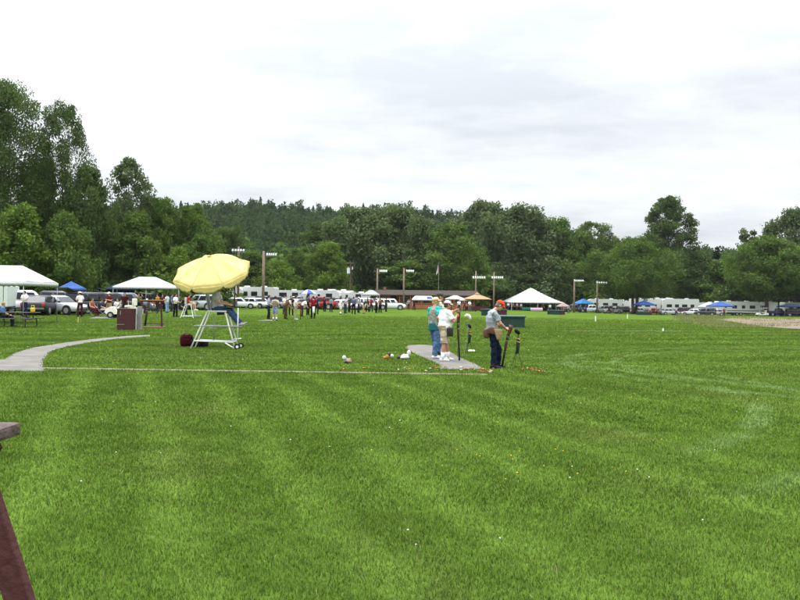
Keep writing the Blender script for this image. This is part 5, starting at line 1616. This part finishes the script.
# umbrella: ten scalloped yellow panels tipped towards the field
um = thing('patio_umbrella', 'large yellow scalloped umbrella tilted over the scorer chair', 'umbrella', (CX, CY, 0))
YEL = mat('yellow canvas', (0.58, 0.48, 0.18), .85, .12, .15, 3.2, .9)
cen_ = Vector(cl(209, 270.8, .28)); ax = (Matrix.Rotation(math.radians(27), 3, 'X') @ Matrix.Rotation(math.radians(-5), 3, 'Y')) @ Vector((0, 0, 1))
ux = Vector((1, 0, 0)); ux = (ux - ax * ux.dot(ax)).normalized(); uy = ax.cross(ux)
RU, DU, NP = 1.265, .52, 8
PH = math.radians(27)
bm = bmesh.new(); bv = bmesh.new(); M_ = 10; ST = 2 * math.pi / NP
for p_ in range(NP):                        # each panel is a flat gore stretched between two ribs, with its own hanging flap
    rows, flap = [], []
    for k in range(9):
        row = []
        for i in range(M_ + 1):
            dl = (i / M_ - .5) * ST; a = PH + (p_ + i / M_) * ST; s = math.sin(math.pi * i / M_)
            f = k / 8; r = RU * f * (math.cos(ST / 2) / math.cos(dl)) * (1 - .025 * s * f ** 3)
            z = DU * (1 - f ** 1.4) - .055 * s * math.sin(math.pi * f ** 1.3) + .010 * s * math.sin(7 * f + p_ * 2.3 + i * .8)
            row.append(cen_ + ux * r * math.cos(a) + uy * r * math.sin(a) + ax * z)
        rows.append(row)
    for q in range(5):
        row = []
        for i in range(M_ + 1):
            s = math.sin(math.pi * i / M_); w = rows[8][i]; out = (w - cen_); out = (out - ax * out.dot(ax)).normalized()
            d = (.05 + .19 * s ** .6) * q / 4
            row.append(w + out * (.006 + .018 * math.sin(i * 2.2 + p_) * q / 4) - (ax * .45 + Vector((0, 0, .55))) * d)
        flap.append(row)
    loft(bm, rows, cap=False, close=False); loft(bv, flap, cap=False, close=False)
for nm, b_ in (('canopy', bm), ('valance', bv)):
    o = part(nm, b_, YEL, um, True); md = o.modifiers.new('s', 'SOLIDIFY'); md.thickness = .004; BAKE.append(o)
for k in range(NP):
    a = 2 * math.pi * k / NP + PH
    pts = []
    for q in range(1, 9):
        r = RU * q / 8 * .985; z = DU * (1 - (q / 8) ** 1.4) - .014
        pts.append(cen_ + ux * r * math.cos(a) + uy * r * math.sin(a) + ax * z)
    b = bmesh.new(); tube(b, pts, .007, 6); part('rib', b, GREY_TUBE, um)
for k in range(NP):          # stitched seams lie on the ribs
    a = 2 * math.pi * k / NP + PH
    pts = [cen_ + ux * RU * q / 8 * math.cos(a) + uy * RU * q / 8 * math.sin(a) + ax * (DU * (1 - (q / 8) ** 1.4) + .003) for q in range(0, 9)]
    b = bmesh.new(); tube(b, pts, .0045, 5); part('seam', b, mat('yellow seam', (0.50, 0.40, 0.14), .8), um)
b = bmesh.new(); ball(b, cen_ + ax * (DU + .01), (.05, .05, .03)); part('finial', b, YEL, um, True)
b = bmesh.new(); foot = Vector(cl(230.8, 307.5, .52)); tube(b, [foot + Vector((0, 0, -.02)), foot + Vector((0, 0, .62)), cen_ + ax * DU * .9], .028, 10); part('pole', b, mat('dark umbrella pole', (0.10, 0.05, 0.035), .5, .4), um, True)

# maroon bag and black bag by the chair
def bag(label, px, py, s, col, rz=0.0, strap=True):
    p = gp(px, py); t = thing('duffel_bag', label, 'bag', p, rz)
    b = bmesh.new(); box(b, (0, 0, s[2] / 2), s, bev=min(s) * .28)
    for v in b.verts:
        v.co += Vector((mnoise.noise(v.co * 7), mnoise.noise(v.co * 7 + Vector((5, 0, 0))), 0)) * .03
    part('bag_body', b, cloth(col), t, True)
    if strap:
        b = bmesh.new(); tube(b, [(-s[0] * .3, -s[1] * .3, s[2] * .95), (-s[0] * .1, -s[1] * .35, s[2] * 1.12), (s[0] * .1, -s[1] * .35, s[2] * 1.12), (s[0] * .3, -s[1] * .3, s[2] * .95)], .014, 6); part('strap', b, BLACK, t, True)
        b = bmesh.new(); box(b, (0, -s[1] * .5 - .015, s[2] * .4), (s[0] * .6, .06, s[2] * .45), bev=.02); part('pocket', b, cloth(col), t, True)


bag('dark red bag standing on the grass against the scorer chair', 186.6, 346.6, (.42, .42, .41), '3a0a10', .3)
bag('black bag lying flat beside the dark red bag', 199.0, 346.9, (.50, .42, .22), '131317', -.15)
# ------------------------------------------------------------------ people farther off: px, depth, turn, label, options
GP = 'people watching and shooting farther off'
R90 = math.pi / 2
FAR = [
    # under and near the picnic canopy
    (24.5, 55, -1.9, 'person in white shirt and navy trousers standing behind the picnic table', dict(shirt='d4d8dc', pants='1d2540', hair='1a1410', pose='fold')),
    (3, 41.6, .2, 'person in blue sitting at the picnic table by the picture edge', dict(shirt='3d6a94', pants='26303f', pose='sit', hair='8a7a60')),
    (80, 58, 2.6, 'person in white shirt and white cap in front of the raised tailgate', dict(shirt='e4e2e0', pants='3a1a20', hat='e0d6c8', pose='hold')),
    (92, 61.5, -.4, 'bare armed person seated below the raised tailgate', dict(shirt='8a5a48', pants='5a2024', pose='sit', sleeve=None)),
    (101, 61, .3, 'person in dark blue seated by the raised tailgate', dict(shirt='2a3852', pants='b8b4b0', pose='sit')),
    (109, 59.5, -2.0, 'person in maroon shirt, white cap and tan shorts beside the golf cart', dict(shirt='4e1a18', pants='8a7458', legs='short', hat='e6e2dc', pose='hold')),
    (117.5, 63, -1.5, 'dark haired person in white seated behind the golf cart', dict(shirt='d8d6d4', pants='30333a', pose='sit', hair='120e0c')),
    (124.5, 62, -1.2, 'person in dark maroon shirt standing behind the golf cart', dict(shirt='3a1418', pants='22242a', hair='15100d')),
    # crowd under the long canopy
    (134.5, 74, -1.3, 'person in teal shirt under the long white canopy', dict(shirt='1f6f7c', pants='1c2028')),
    (142, 76, -1.8, 'person in black at the shaded end of the long canopy', dict(shirt='17181c', pants='17181c')),
    (152.5, 77, -1.0, 'person in rust coloured shirt seated under the long canopy', dict(shirt='8a4a24', pants='2a3348', pose='sit')),
    (157.5, 78, -2.2, 'person in mustard shirt under the long canopy', dict(shirt='9a7028', pants='22262e', pose='fold')),
    (162.5, 79, -1.4, 'person in dark red under the long canopy beside a mustard shirt', dict(shirt='4a1a1e', pants='15171c')),
    (167.2, 76, 2.8, 'person in pale shirt and light blue jeans at the canopy end', dict(shirt='c2c4cc', pants='7d95b8', pose='hold', hair='2a1c14')),
    (171.5, 80, .2, 'person in blue shirt just right of the pale jeans', dict(shirt='4a6488', pants='2a3040')),
    (175.3, 63.5, -.3, 'person in white shirt and black trousers standing before the canopy end', dict(shirt='d6d8de', pants='121216', hair='2a1610', pose='fold')),
    (180.5, 70, .4, 'person in charcoal leaning near the small scorer chair', dict(shirt='2a2a2e', pants='2c1418', pose='sit')),
    # the squad in the middle of the field
    (268.6, 60.5, .2, 'shooter in pale blue shirt and dark trousers on the concrete pad', dict(shirt='8c97b4', pants='1c1e26', hair='4a3020', pose='hold')),
    (275, 57.5, 1.3, 'shooter in khaki vest and grey blue shorts seen from behind', dict(shirt='b4b2aa', vest='7c7460', pants='7c86a0', legs='short', hat='6a3a2a', pose='hold', socks='d8d8d8')),
    (284, 80, -.2, 'person in bright white shirt standing beyond the squad', dict(shirt='e8eaec', pants='3c4150', hair='1e1613')),
    (285.5, 62, .6, 'shooter in brown patterned vest between khaki vest and white polo', dict(shirt='d0cec8', vest='5a3a20', pants='4a3a28', pose='bend')),
    (295.6, 60.5, .1, 'shooter in white polo shirt and khaki trousers', dict(shirt='dcdadc', pants='8f8672', hat=None, hair='3a241a', pose='hold', shoes='c8c4bc')),
    (302, 70, .3, 'person in white leaning forward just right of the white polo', dict(shirt='e0e0e2', pants='4a2226', pose='bend')),
    (307.7, 76, -.5, 'person in navy shirt behind the shooter in red', dict(shirt='1b2038', pants='15171c', hair='120d0b')),
    (313.2, 64, 2.2, 'shooter in red shirt and black trousers with a white towel', dict(shirt='7e1820', pants='101014', pose='fold', hair='2a1812')),
    (316.5, 82, 1.2, 'person in dark blue jacket behind the red shirt', dict(shirt='232a48', pants='1a1c22')),
    # the squad before the campers
    (324.5, 98, 1.0, 'person in dark red beside a black gun, near the red pickup', dict(shirt='5a161c', pants='16181c')),
    (340.6, 82, .4, 'shooter in white shirt and shorts with bare legs', dict(shirt='e6e6ea', pants='c8c6c6', legs='short', pose='hold', socks='f0f0f0')),
    (345.5, 88, .4, 'shooter in lilac grey shirt right of the white shorts', dict(shirt='a8a6ba', pants='30343e', pose='hold')),
    (353.5, 84, 1.4, 'shooter in slate blue shirt and black trousers seen from behind', dict(shirt='535a78', pants='0f1118', hat='4a5068', pose='hold')),
    (363.5, 88, -.2, 'person in tan shorts stooping beside the silver minivan', dict(shirt='3a3f4a', pants='a08a6a', legs='short', pose='bend')),
    (371, 100, -1.2, 'person in plum red shirt near the grey white canopy', dict(shirt='7a2a30', pants='1e2026')),
    (376.3, 93, .6, 'person in white cap and dark red vest at the clubhouse end', dict(shirt='e0d8d0', vest='5a1e1c', pants='121216', hat='ece8e2', pose='hold')),
    (380, 96, .8, 'person in brown shirt and black trousers beside the white cap', dict(shirt='6a4028', pants='101014', pose='hold')),
    (408.5, 132, -1.5, 'person in grey walking past the clubhouse rail', dict(shirt='8a8a8c', pants='2c2c30', pose='walk')),
    # by the gazebo
    (450.5, 130, -1.6, 'person in brown shirt left of those by the cream canopy', dict(shirt='5a4434', pants='2a2c34')),
    (459, 128, -1.3, 'person in white shirt standing below the cream canopy', dict(shirt='e6e6e8', pants='2e3038')),
    (464.5, 129, -2.0, 'person in red brown shirt between two white shirts', dict(shirt='6e3a30', pants='383238')),
    (469.5, 128, -1.0, 'person in white shirt next to the gazebo posts', dict(shirt='eeeeee', pants='6a5a52', pose='fold')),
    # under the peaked tent and farther right
    (508, 188, -1.5, 'person in white at the shaded left end of the peaked tent', dict(shirt='dcdcde', pants='3a3c44')),
    (513, 187, -1.2, 'person in grey under the peaked tent', dict(shirt='6a6a70', pants='2a2c30')),
    (517, 186, -1.9, 'person in dusty pink under the peaked tent', dict(shirt='a4888a', pants='3a3034')),
    (521, 189, -1.5, 'person in pale mauve before the green covered table', dict(shirt='b8a8b4', pants='4a4248')),
    (535, 192, -1.5, 'person in dark clothes behind the pink covered table', dict(shirt='1c1a1e', pants='1c1a1e')),
    (543, 190, -1.7, 'person in black at the right end of the pink covered table', dict(shirt='2a2428', pants='1a1a1e')),
    (568.3, 160, -1.0, 'person in pale grey right of the faded pink canopy', dict(shirt='c0bec0', pants='4a4a50')),
    (580, 181, -1.4, 'person in bright blue below the sky blue canopy', dict(shirt='2a5ab0', pants='20304e')),
    (586, 182, -1.4, 'person in navy below the sky blue canopy', dict(shirt='1f3264', pants='1a2238')),
    (650, 172, -1.8, 'person in pink shirt right of the low blue canopy', dict(shirt='c0888c', pants='5a2028')),
    (656.5, 172, -1.2, 'person in faded red shirt near the silver car', dict(shirt='9a4a50', pants='3a1a20')),
    (717.5, 168, -1.5, 'person in pinkish grey under the blue canopy by tall grass', dict(shirt='b8a0a4', pants='50505a', pose='sit')),
    (147, 73, -1.7, 'person in white cap sitting between black and rust clothes', dict(shirt='a8a49c', pants='2a2c34', pose='sit', hat='d8d4cc')),
    (138.5, 70, -1.0, 'person in olive shirt between teal and black under the canopy', dict(shirt='55583c', pants='1c1e24')),
    (291, 74, -1.0, 'person in black beyond the brown patterned vest', dict(shirt='1a1c20', pants='14161a')),
    (331, 96, .8, 'person in grey beside the black vehicle and red pickup', dict(shirt='84868c', pants='2a2c34')),
    (349, 94, -.6, 'person in dark green between lilac grey and slate blue shirts', dict(shirt='26382c', pants='1a1c20')),
    (358.5, 92, .3, 'person in white cap right of the slate blue shirt', dict(shirt='9a9ca4', pants='22242c', hat='e4e0da')),
    (367.5, 97, -1.4, 'person in maroon vest behind the stooping one', dict(shirt='b8b0a8', vest='501a20', pants='17181d')),
    (386, 104, .5, 'person in dark jacket before the white four wheel drive', dict(shirt='23262e', pants='1c1c22')),
    (414, 131, -1.0, 'person in red by the clubhouse rail', dict(shirt='8e3a34', pants='2a2a30')),
    (443, 133, -1.5, 'person in tan seated near the clubhouse end', dict(shirt='a08c70', pants='2a2c34', pose='sit')),
    (526, 194, -1.4, 'person in navy behind the green covered table', dict(shirt='262c44', pants='1c1e28')),
    (550, 186, -1.8, 'person in white near the corner pole of the peaked tent', dict(shirt='d8d8dc', pants='33343c')),
    (609, 182, -1.4, 'person in black beside a white car and lamp pole', dict(shirt='202226', pants='1a1a1e')),
    (676, 176, -1.4, 'person in lavender in front of the maroon minivan', dict(shirt='a8a0b8', pants='3a3c48')),
    (724, 168, -1.5, 'person in dark red under the blue canopy by tall grass', dict(shirt='7a3038', pants='2a2a34')),
]
PEOPLE = {}
for px, Y, rz, lab, kw in FAR:
    kw = dict(kw); H = 1.74 + .06 * math.sin(px * 3.7)
    PEOPLE[px] = person(lab, gx(px, Y), rz, H, group=GP, **kw)

# guns held by the farther shooters stand upright before them
for px, Y, dx, lab in ((268.6, 60.5, .36, 'dark gun carried by the shooter in pale blue'), (295.6, 60.5, .38, 'gun held by the shooter in white polo'), (340.6, 82, .36, 'gun held by the shooter in white shorts'),
                       (353.5, 84, .2, 'gun held by the shooter in slate blue')):
    p = gx(px, Y); shotgun(lab, (p.x + dx, p.y - .12, p.z + .01), (p.x + dx - .04, p.y - .1, p.z + 1.18), group='guns of the farther shooters')
# white towel of the shooter in red
p = gx(313.8, 63.7); b = bmesh.new(); loft(b, [[(-.09, -.01, z), (.09, -.03 * math.sin(z * 9), z), (.085, .02, z), (-.09, .02, z)] for z in (.42, .6, .8, .95)])
setp(part('towel', b, cloth('f0f0f0'), None, True, (p.x, p.y - .17, p.z)), 'white towel hanging at the hip of the shooter in red', 'towel')

# folding chairs of those who sit
for px, Y, rz, c, lab in ((92, 61.5, -.4, '26282c', 'dark folding chair under the bare armed person'), (101, 61, .3, '2c3340', 'folding chair under the person in dark blue'),
                          (117.5, 63, -1.5, '3a3c40', 'folding chair behind the golf cart'), (152.5, 77, -1.0, '2a4a3a', 'folding chair under the person in rust'),
                          (180.5, 70, .4, '1e1e22', 'folding chair near the small scorer chair'), (717.5, 168, -1.5, '30384a', 'folding chair under the blue canopy by tall grass')):
    p = gx(px, Y); t = thing('folding_chair', lab, 'chair', p, rz, 'folding chairs of the spectators')
    b = bmesh.new(); box(b, (.12, 0, .405), (.5, .5, .03), bev=.01); part('seat', b, cloth(c), t)
    b = bmesh.new(); slab(b, [(-.17, -.24, .5), (-.17, .24, .5), (-.27, .24, .92), (-.27, -.24, .92)], .02); part('backrest', b, cloth(c), t)
    for s in (-1, 1):
        b = bmesh.new(); tube(b, [(.38, s * .25, -.02), (-.18, s * .25, .46), (-.27, s * .25, .93)], .012, 6); part('leg', b, GREY_TUBE, t)
        b = bmesh.new(); tube(b, [(-.16, s * .25, -.02), (.36, s * .25, .42)], .012, 6); part('leg', b, GREY_TUBE, t)

# second scorer chair, without umbrella
p = gx(189, 62); t = thing('scorer_chair', 'small white scorer chair without umbrella, person in red on it', 'high chair', p)
for y in (-.4, .4):
    for a, c in (((-.22, 1.0), (-.55, -.02)), ((.2, 1.0), (.42, -.02))):
        b = bmesh.new(); tube(b, [(a[0], y * .6, a[1]), (c[0], y, c[1])], .025, 8); part('leg', b, WHITE_TUBE, t)
    b = bmesh.new(); tube(b, [(-.5, y, .14), (.40, y, .14)], .022, 8); part('base_bar', b, WHITE_TUBE, t)
b = bmesh.new(); box(b, (0, 0, 1.0), (.5, .5, .04)); part('seat', b, WHITE_TUBE, t)
b = bmesh.new(); box(b, (-.25, 0, 1.3), (.04, .48, .5)); part('backrest', b, WHITE_TUBE, t)
b = bmesh.new(); box(b, (.35, 0, .16), (1.2, .6, .04)); part('footboard', b, GREY_TUBE, t)
person('person in red shirt sitting on the small white scorer chair', (p.x, p.y, p.z + .56), .1, 1.72, 'sit', shirt='8e2428', pants='b09078', legs='short', group=GP, shoes='d8d8d8')

# ------------------------------------------------------------------ maroon shed, gun racks, post
q = gp(126.5, 330); t = thing('storage_cabinet', 'maroon boarded cabinet standing on the grass', 'cabinet', q, .12)
b = bmesh.new(); box(b, (0, 0, .5), (.78, .6, 1.0), bev=.008); part('carcass', b, MAROON, t)
b = bmesh.new()
for k in range(4): box(b, (0, -.312, .14 + .245 * k), (.76, .022, .235), bev=.004)
part('front_boards', b, MAROON, t)
b = bmesh.new(); box(b, (0, 0, 1.02), (.84, .66, .04), bev=.005); part('top', b, mat('dark red lid', (0.09, 0.03, 0.028), .5), t)
b = bmesh.new(); box(b, (-.22, -.33, .84), (.03, .02, .2)); box(b, (-.22, -.33, .28), (.36, .015, .02)); part('hasp', b, GREY_TUBE, t)
q = gp(139.6, 330); b = bmesh.new(); box(b, (0, 0, .54), (.2, .2, 1.2), bev=.02); t = thing('concrete_post', 'grey weathered post beside the maroon cabinet', 'post', q); part('post', b, mat('grey post', (0.22, 0.215, 0.20), .9, .1, .3, 5, .3), t)
b = bmesh.new(); tube(b, [(-.16, -.05, -.02), (-.15, -.05, 1.08)], .03, 8); part('pipe', b, WHITE_TUBE, t)


def gun_rack(name, label, x0, x1, y, ztop, splay, wood_top, loc, rz=0.0):
    """long-gun rack: two plank top with notches, splayed maroon legs, foot board"""
    t = thing(name, label, 'gun rack', loc, rz)
    b = bmesh.new(); box(b, ((x0 + x1) / 2, 0, ztop - .024), (x1 - x0, .16, .046), bev=.014); part('top_plank', b, wood_top, t)
    b = bmesh.new(); box(b, ((x0 + x1) / 2, -.02, ztop - .075), (x1 - x0 - .30, .035, .07), bev=.004); part('apron', b, MAROON, t)
    for s, xe in ((-1, x0), (1, x1)):
        for y_ in (-.02,):
            b = bmesh.new(); a = Vector((xe - s * .135, y_, ztop - .045)); c = Vector((xe - s * .135 + s * splay, y_ * 2.2, -.02))
            d = (c - a).normalized(); u = Vector((1, 0, 0)); u = (u - d * u.dot(d)).normalized(); v = d.cross(u)
            loft(b, [[p_ + u * .043 + v * .021, p_ - u * .043 + v * .021, p_ - u * .043 - v * .021, p_ + u * .043 - v * .021] for p_ in (a, c)])
            bmesh.ops.bevel(b, geom=b.edges[:], offset=.004, segments=1, affect='EDGES')
            part('leg', b, MAROON, t)
        b = bmesh.new(); tube(b, [(xe - s * .035, -.045, ztop - .05), (xe - s * .34, -.045, ztop * .52)], .034, 4); part('brace', b, MAROON, t)
    b = bmesh.new(); box(b, ((x0 + x1) / 2, 0, .22), (x1 - x0 + splay * 1.2, .14, .035), bev=.004); part('foot_board', b, MAROON, t)
    return t


gun_rack('gun_rack', 'maroon gun rack with bare grey plank top, cut by the picture edge', -1.95, 0.0, 0, 1.258, .43, GREYWOOD, (-1.30, 2.75, 0))
q = gp(151.5, 328)
t = gun_rack('gun_rack', 'distant maroon gun rack standing beside the cabinet', -.62, .62, 0, 1.45, .06, mat('tan plank', (0.28, 0.15, 0.07), .8), (q.x, q.y, q.z))
b = bmesh.new(); box(b, (.1, 0, .05), (1.1, .5, .06)); part('base_pallet', b, mat('rust wood', (0.2, 0.12, 0.08), .9), t)
for k in range(2):
    shotgun('long gun leaning in the distant rack' , (q.x - .33 + .05 * k, q.y - .1, .10), (q.x - .20 + .05 * k, q.y - .02, 1.36), group='guns in the distant rack')

# ------------------------------------------------------------------ voice microphones on stands beside the shooters
def mic_stand(px, py, h, label, white_top):
    q = gp(px, py); t = thing('microphone_stand', label, 'microphone', q)
    for a in (2.6, 4.1, 5.9):
        b = bmesh.new(); tube(b, [(.14 * math.cos(a), .16 * math.sin(a), -.02), (.02 * math.cos(a), .02 * math.sin(a), h * .45)], .007, 6); part('leg', b, BLACK, t)
    b = bmesh.new(); tube(b, [(0, 0, h * .40), (.03, 0, h * .86)], .011, 8); part('upright', b, BLACK, t)
    M = Matrix.Rotation(math.radians(-52), 3, 'Y')
    b = bmesh.new(); ball(b, (-.005, 0, h * .93), (.050, .045, .088), 14, M); part('foam_windscreen', b, mat('black foam', (.012, .012, .013), .95, .1, .3, 60, .6), t, True)
    b = bmesh.new(); tube(b, [(.03, 0, h * .86), (.055, 0, h * .90), (.02, 0, h * .95)], .010, 6); part('gooseneck', b, GREY_TUBE, t, True)
    b = bmesh.new(); R = random.Random(int(px))
    for k in range(6):                     # one hank of cable hung over the upright
        x = .014 + .007 * k; w = R.uniform(.012, .028)
        tube(b, [(x - .03, -.03, h * .80), (x - .03 - w * .5, -.05, h * .62), (x - .045, -.05, h * (.34 + .03 * (k % 3))), (x - .02, -.04, h * .36), (x + w * .3, -.035, h * .60), (x - .02, -.02, h * .80)], .010, 6)
    part('cable', b, mat('dark green cable', (.018, .035, .018), .6), t, True)
    b = bmesh.new()
    for z, r in ((.74, .030), (.66, .034)): tube(b, [(.02 + r * math.cos(a), -.04 + r * .7 * math.sin(a), h * z + .012 * math.sin(a * 2)) for a in (q * math.pi / 6 for q in range(13))], .011, 6)
    part('cable_tie', b, mat('yellow tie', (.5, .26, .03), .6), t, True)
    return t


mic_stand(517, 366.8, .95, 'black microphone on thin stand in front of the bowed man', False)
mic_stand(469, 353.5, .92, 'black microphone on stand between the two gun holders', True)
# white cap on a thin stake, and the white plate at its foot
q = gp(465.5, 357); t = thing('marker_stake', 'thin stake with a white drooping plastic top beside the walkway', 'stake', q)
b = bmesh.new(); tube(b, [(-.05, 0, -.03), (.03, 0, .6), (.07, 0, 1.14)], .007, 6); part('stake', b, GREY_TUBE, t)
b = bmesh.new(); tube(b, [(-.05, -.01, 1.19), (.02, -.01, 1.225), (.08, 0, 1.215), (.115, 0, 1.16), (.125, 0, 1.10)], [.015, .04, .045, .045, .03], 10); part('plastic_top', b, WHITE_TUBE, t, True)
q = gp(471.5, 351.5); b = bmesh.new(); cyl(b, (0, 0, .035), .12, .03, 'Z', 24, .10); cyl(b, (0, 0, .012), .06, .03); setp(part('white_dish', b, WHITE_TUBE, None, False, q), 'white round plate lying in the grass under the microphone', 'plate')

# ------------------------------------------------------------------ things lying on the grass
def crumpled(name, px, py, s, m, label, cat, extra=None):
    q = gp(px, py); t = thing(name, label, cat, q)
    b = bmesh.new(); ball(b, (0, 0, s[2] * .5), (s[0] / 2, s[1] / 2, s[2] / 2), 16)
    for v in b.verts: v.co += v.co.normalized() * mnoise.noise(v.co * 14 + Vector((px, 0, 0))) * .05
    part('cloth_body', b, m, t, True)
    for nm, c, r, mm in extra or ():
        b = bmesh.new(); ball(b, c, r, 12); part(nm, b, mm, t, True)
    return t


WB = mat('white plastic bag', (.55, .55, .53), .5, .3, .08, 8)
crumpled('plastic_bag', 404.5, 359.6, (.26, .20, .14), WB, 'white knotted plastic bag lying left of the shooting walkway', 'bag', [('knot', (.12, 0, .18), (.055, .05, .09), WB), ('shadowed_end', (-.16, 0, .06), (.05, .05, .05), BLACK)])  # the black ball paints shade onto one end of the white bag
crumpled('shell_box', 387, 359.4, (.22, .18, .11), cloth('8f6a34'), 'orange paper bag with a white flap lying on the grass', 'bag', [('flap', (.12, 0, .1), (.07, .06, .05), WB), ('mouth', (.06, -.02, .13), (.05, .05, .07), BLACK)])
crumpled('shell_pouch', 348, 363.6, (.22, .16, .13), cloth('8a7264'), 'small brown pouch with white flap on the grass', 'pouch', [('flap', (-.10, 0, .15), (.05, .06, .06), WB), ('buckle', (-.03, -.05, .04), (.06, .05, .05), BLACK)])

HULL = {}
def hull_meshes(c):
    if c in HULL: return HULL[c]
    b = bmesh.new(); cyl(b, (.012, 0, 0), .0155, .07, 'X', 10); h = bm_mesh(b, 'hull')
    b = bmesh.new(); cyl(b, (-.027, 0, 0), .0165, .016, 'X', 10); HULL[c] = (h, bm_mesh(b, 'brass_head'))
    return HULL[c]


BRASS = mat('brass', (.5, .36, .12), .35, .5, .1, 5, 0, .8)
RH = random.Random(4)
for c, cname, n in (('8e2c18', 'red orange', 34), ('b8b4aa', 'white', 9), ('20242c', 'black', 12), ('2a5a3a', 'green', 5)):
    hm, bmh = hull_meshes(c)
    for k in range(n):
        if c == '8e2c18': px, py = RH.choice(((RH.gauss(484, 7), RH.uniform(368.5, 373)), (RH.gauss(536, 7), RH.uniform(368.5, 373)), (RH.uniform(402, 500), RH.uniform(367.5, 371.5)), (RH.uniform(330, 500), RH.uniform(368.5, 371))))
        else: px, py = RH.choice(((RH.uniform(385, 500), RH.uniform(367, 372)), (RH.uniform(385, 470), RH.uniform(369, 371.2)), (RH.uniform(490, 545), RH.uniform(367, 374))))
        q = gp(px, py)
        e = thing('shell_hull', f'spent {cname} shotgun hull lying along the walkway edge', 'shotgun shell', (q.x, q.y, .014 + RH.uniform(0, .02)), RH.uniform(0, 6.28), f'spent {cname} hulls on the grass')
        e.scale = (.9, .9, .9)
        link('hull', hm, mat('hull plastic', c, .5, .3, .1), e); link('brass_head', bmh, BRASS, e)

# white range markers far out on the field
for px, py, h, lab in ((595.5, 321.5, .42, 'short white range marker right of the shortest lamp poles'), (627.5, 318.5, .42, 'short white range marker before the forked tree'), (663, 331.2, .14, 'white scrap lying out on the open lawn'),
                       (78, 322.5, .3, 'faint yellow marker stake near the silver sedan')):
    q = gp(px, py); b = bmesh.new(); cyl(b, (0, 0, h / 2), .05, h, 'Z', 12, .04); cyl(b, (0, 0, h + .01), .03, .04)
    setp(part('range_marker', b, mat('marker', (.75, .75, .68) if px > 100 else (.4, .38, .08), .5), None, False, q), lab, 'marker')


def build_flowers():
    rng = np.random.default_rng(5); V, Fc = {0: [], 1: []}, {0: [], 1: []}
    oc = np.array([(1, 0, 0), (0, 1, 0), (-1, 0, 0), (0, -1, 0), (0, 0, 1), (0, 0, -1)], float)
    of = np.array([(0, 1, 4), (1, 2, 4), (2, 3, 4), (3, 0, 4), (1, 0, 5), (2, 1, 5), (3, 2, 5), (0, 3, 5)])
    spots = [(rng.uniform(-6, 9), rng.uniform(5, 16), 0) for _ in range(70)] + [(rng.uniform(-14, 24), rng.uniform(20, 48), 0) for _ in range(90)]
    spots += [(*gp(rng.normal(515, 55), rng.normal(467, 9))[:2], 1) for _ in range(16)] + [(rng.normal(3.2, 1.5), rng.normal(13.5, 1.5), 1) for _ in range(12)]
    for x, y, k in spots:
        r = rng.uniform(.007, .012) * (1 if y < 18 else 1.4)
        Fc[k].append(of + 6 * len(V[k])); V[k].append(oc * r * (1, 1, .7) + (x, y, ground(x, y) + rng.uniform(.045, .06)))
    for k, nm, c, lab in ((0, 'clover_flowers', (.62, .62, .56), 'tiny white clover blossoms dotted over the lawn'), (1, 'dandelion_flowers', (.6, .42, .03), 'tiny yellow blossoms dotted over the lawn')):
        setp(link(nm, np_mesh(nm, np.concatenate(V[k]), np.concatenate(Fc[k])), mat(nm, c, .8)), lab, 'flowers', kind='stuff')


build_flowers()
bake_all()


def build_haze():
    bm = bmesh.new(); box(bm, (0, 480, 42), (2000, 1240, 96))  # added haze box that lifts the dark tones of distant trees
    m = bpy.data.materials.new('added tone-lifting haze'); m.use_nodes = True; nt = m.node_tree; nt.nodes.clear()
    out = nt.nodes.new('ShaderNodeOutputMaterial'); v = nt.nodes.new('ShaderNodeVolumePrincipled')
    v.inputs['Color'].default_value = (.86, .91, .95, 1); v.inputs['Density'].default_value = HAZE; v.inputs['Anisotropy'].default_value = .2
    nt.links.new(v.outputs[0], out.inputs['Volume'])
    setp(part('haze', bm, m), 'thin pale haze added over field and hill to lift dark tones', 'haze', kind='stuff')


HAZE = 0.00006
build_haze()
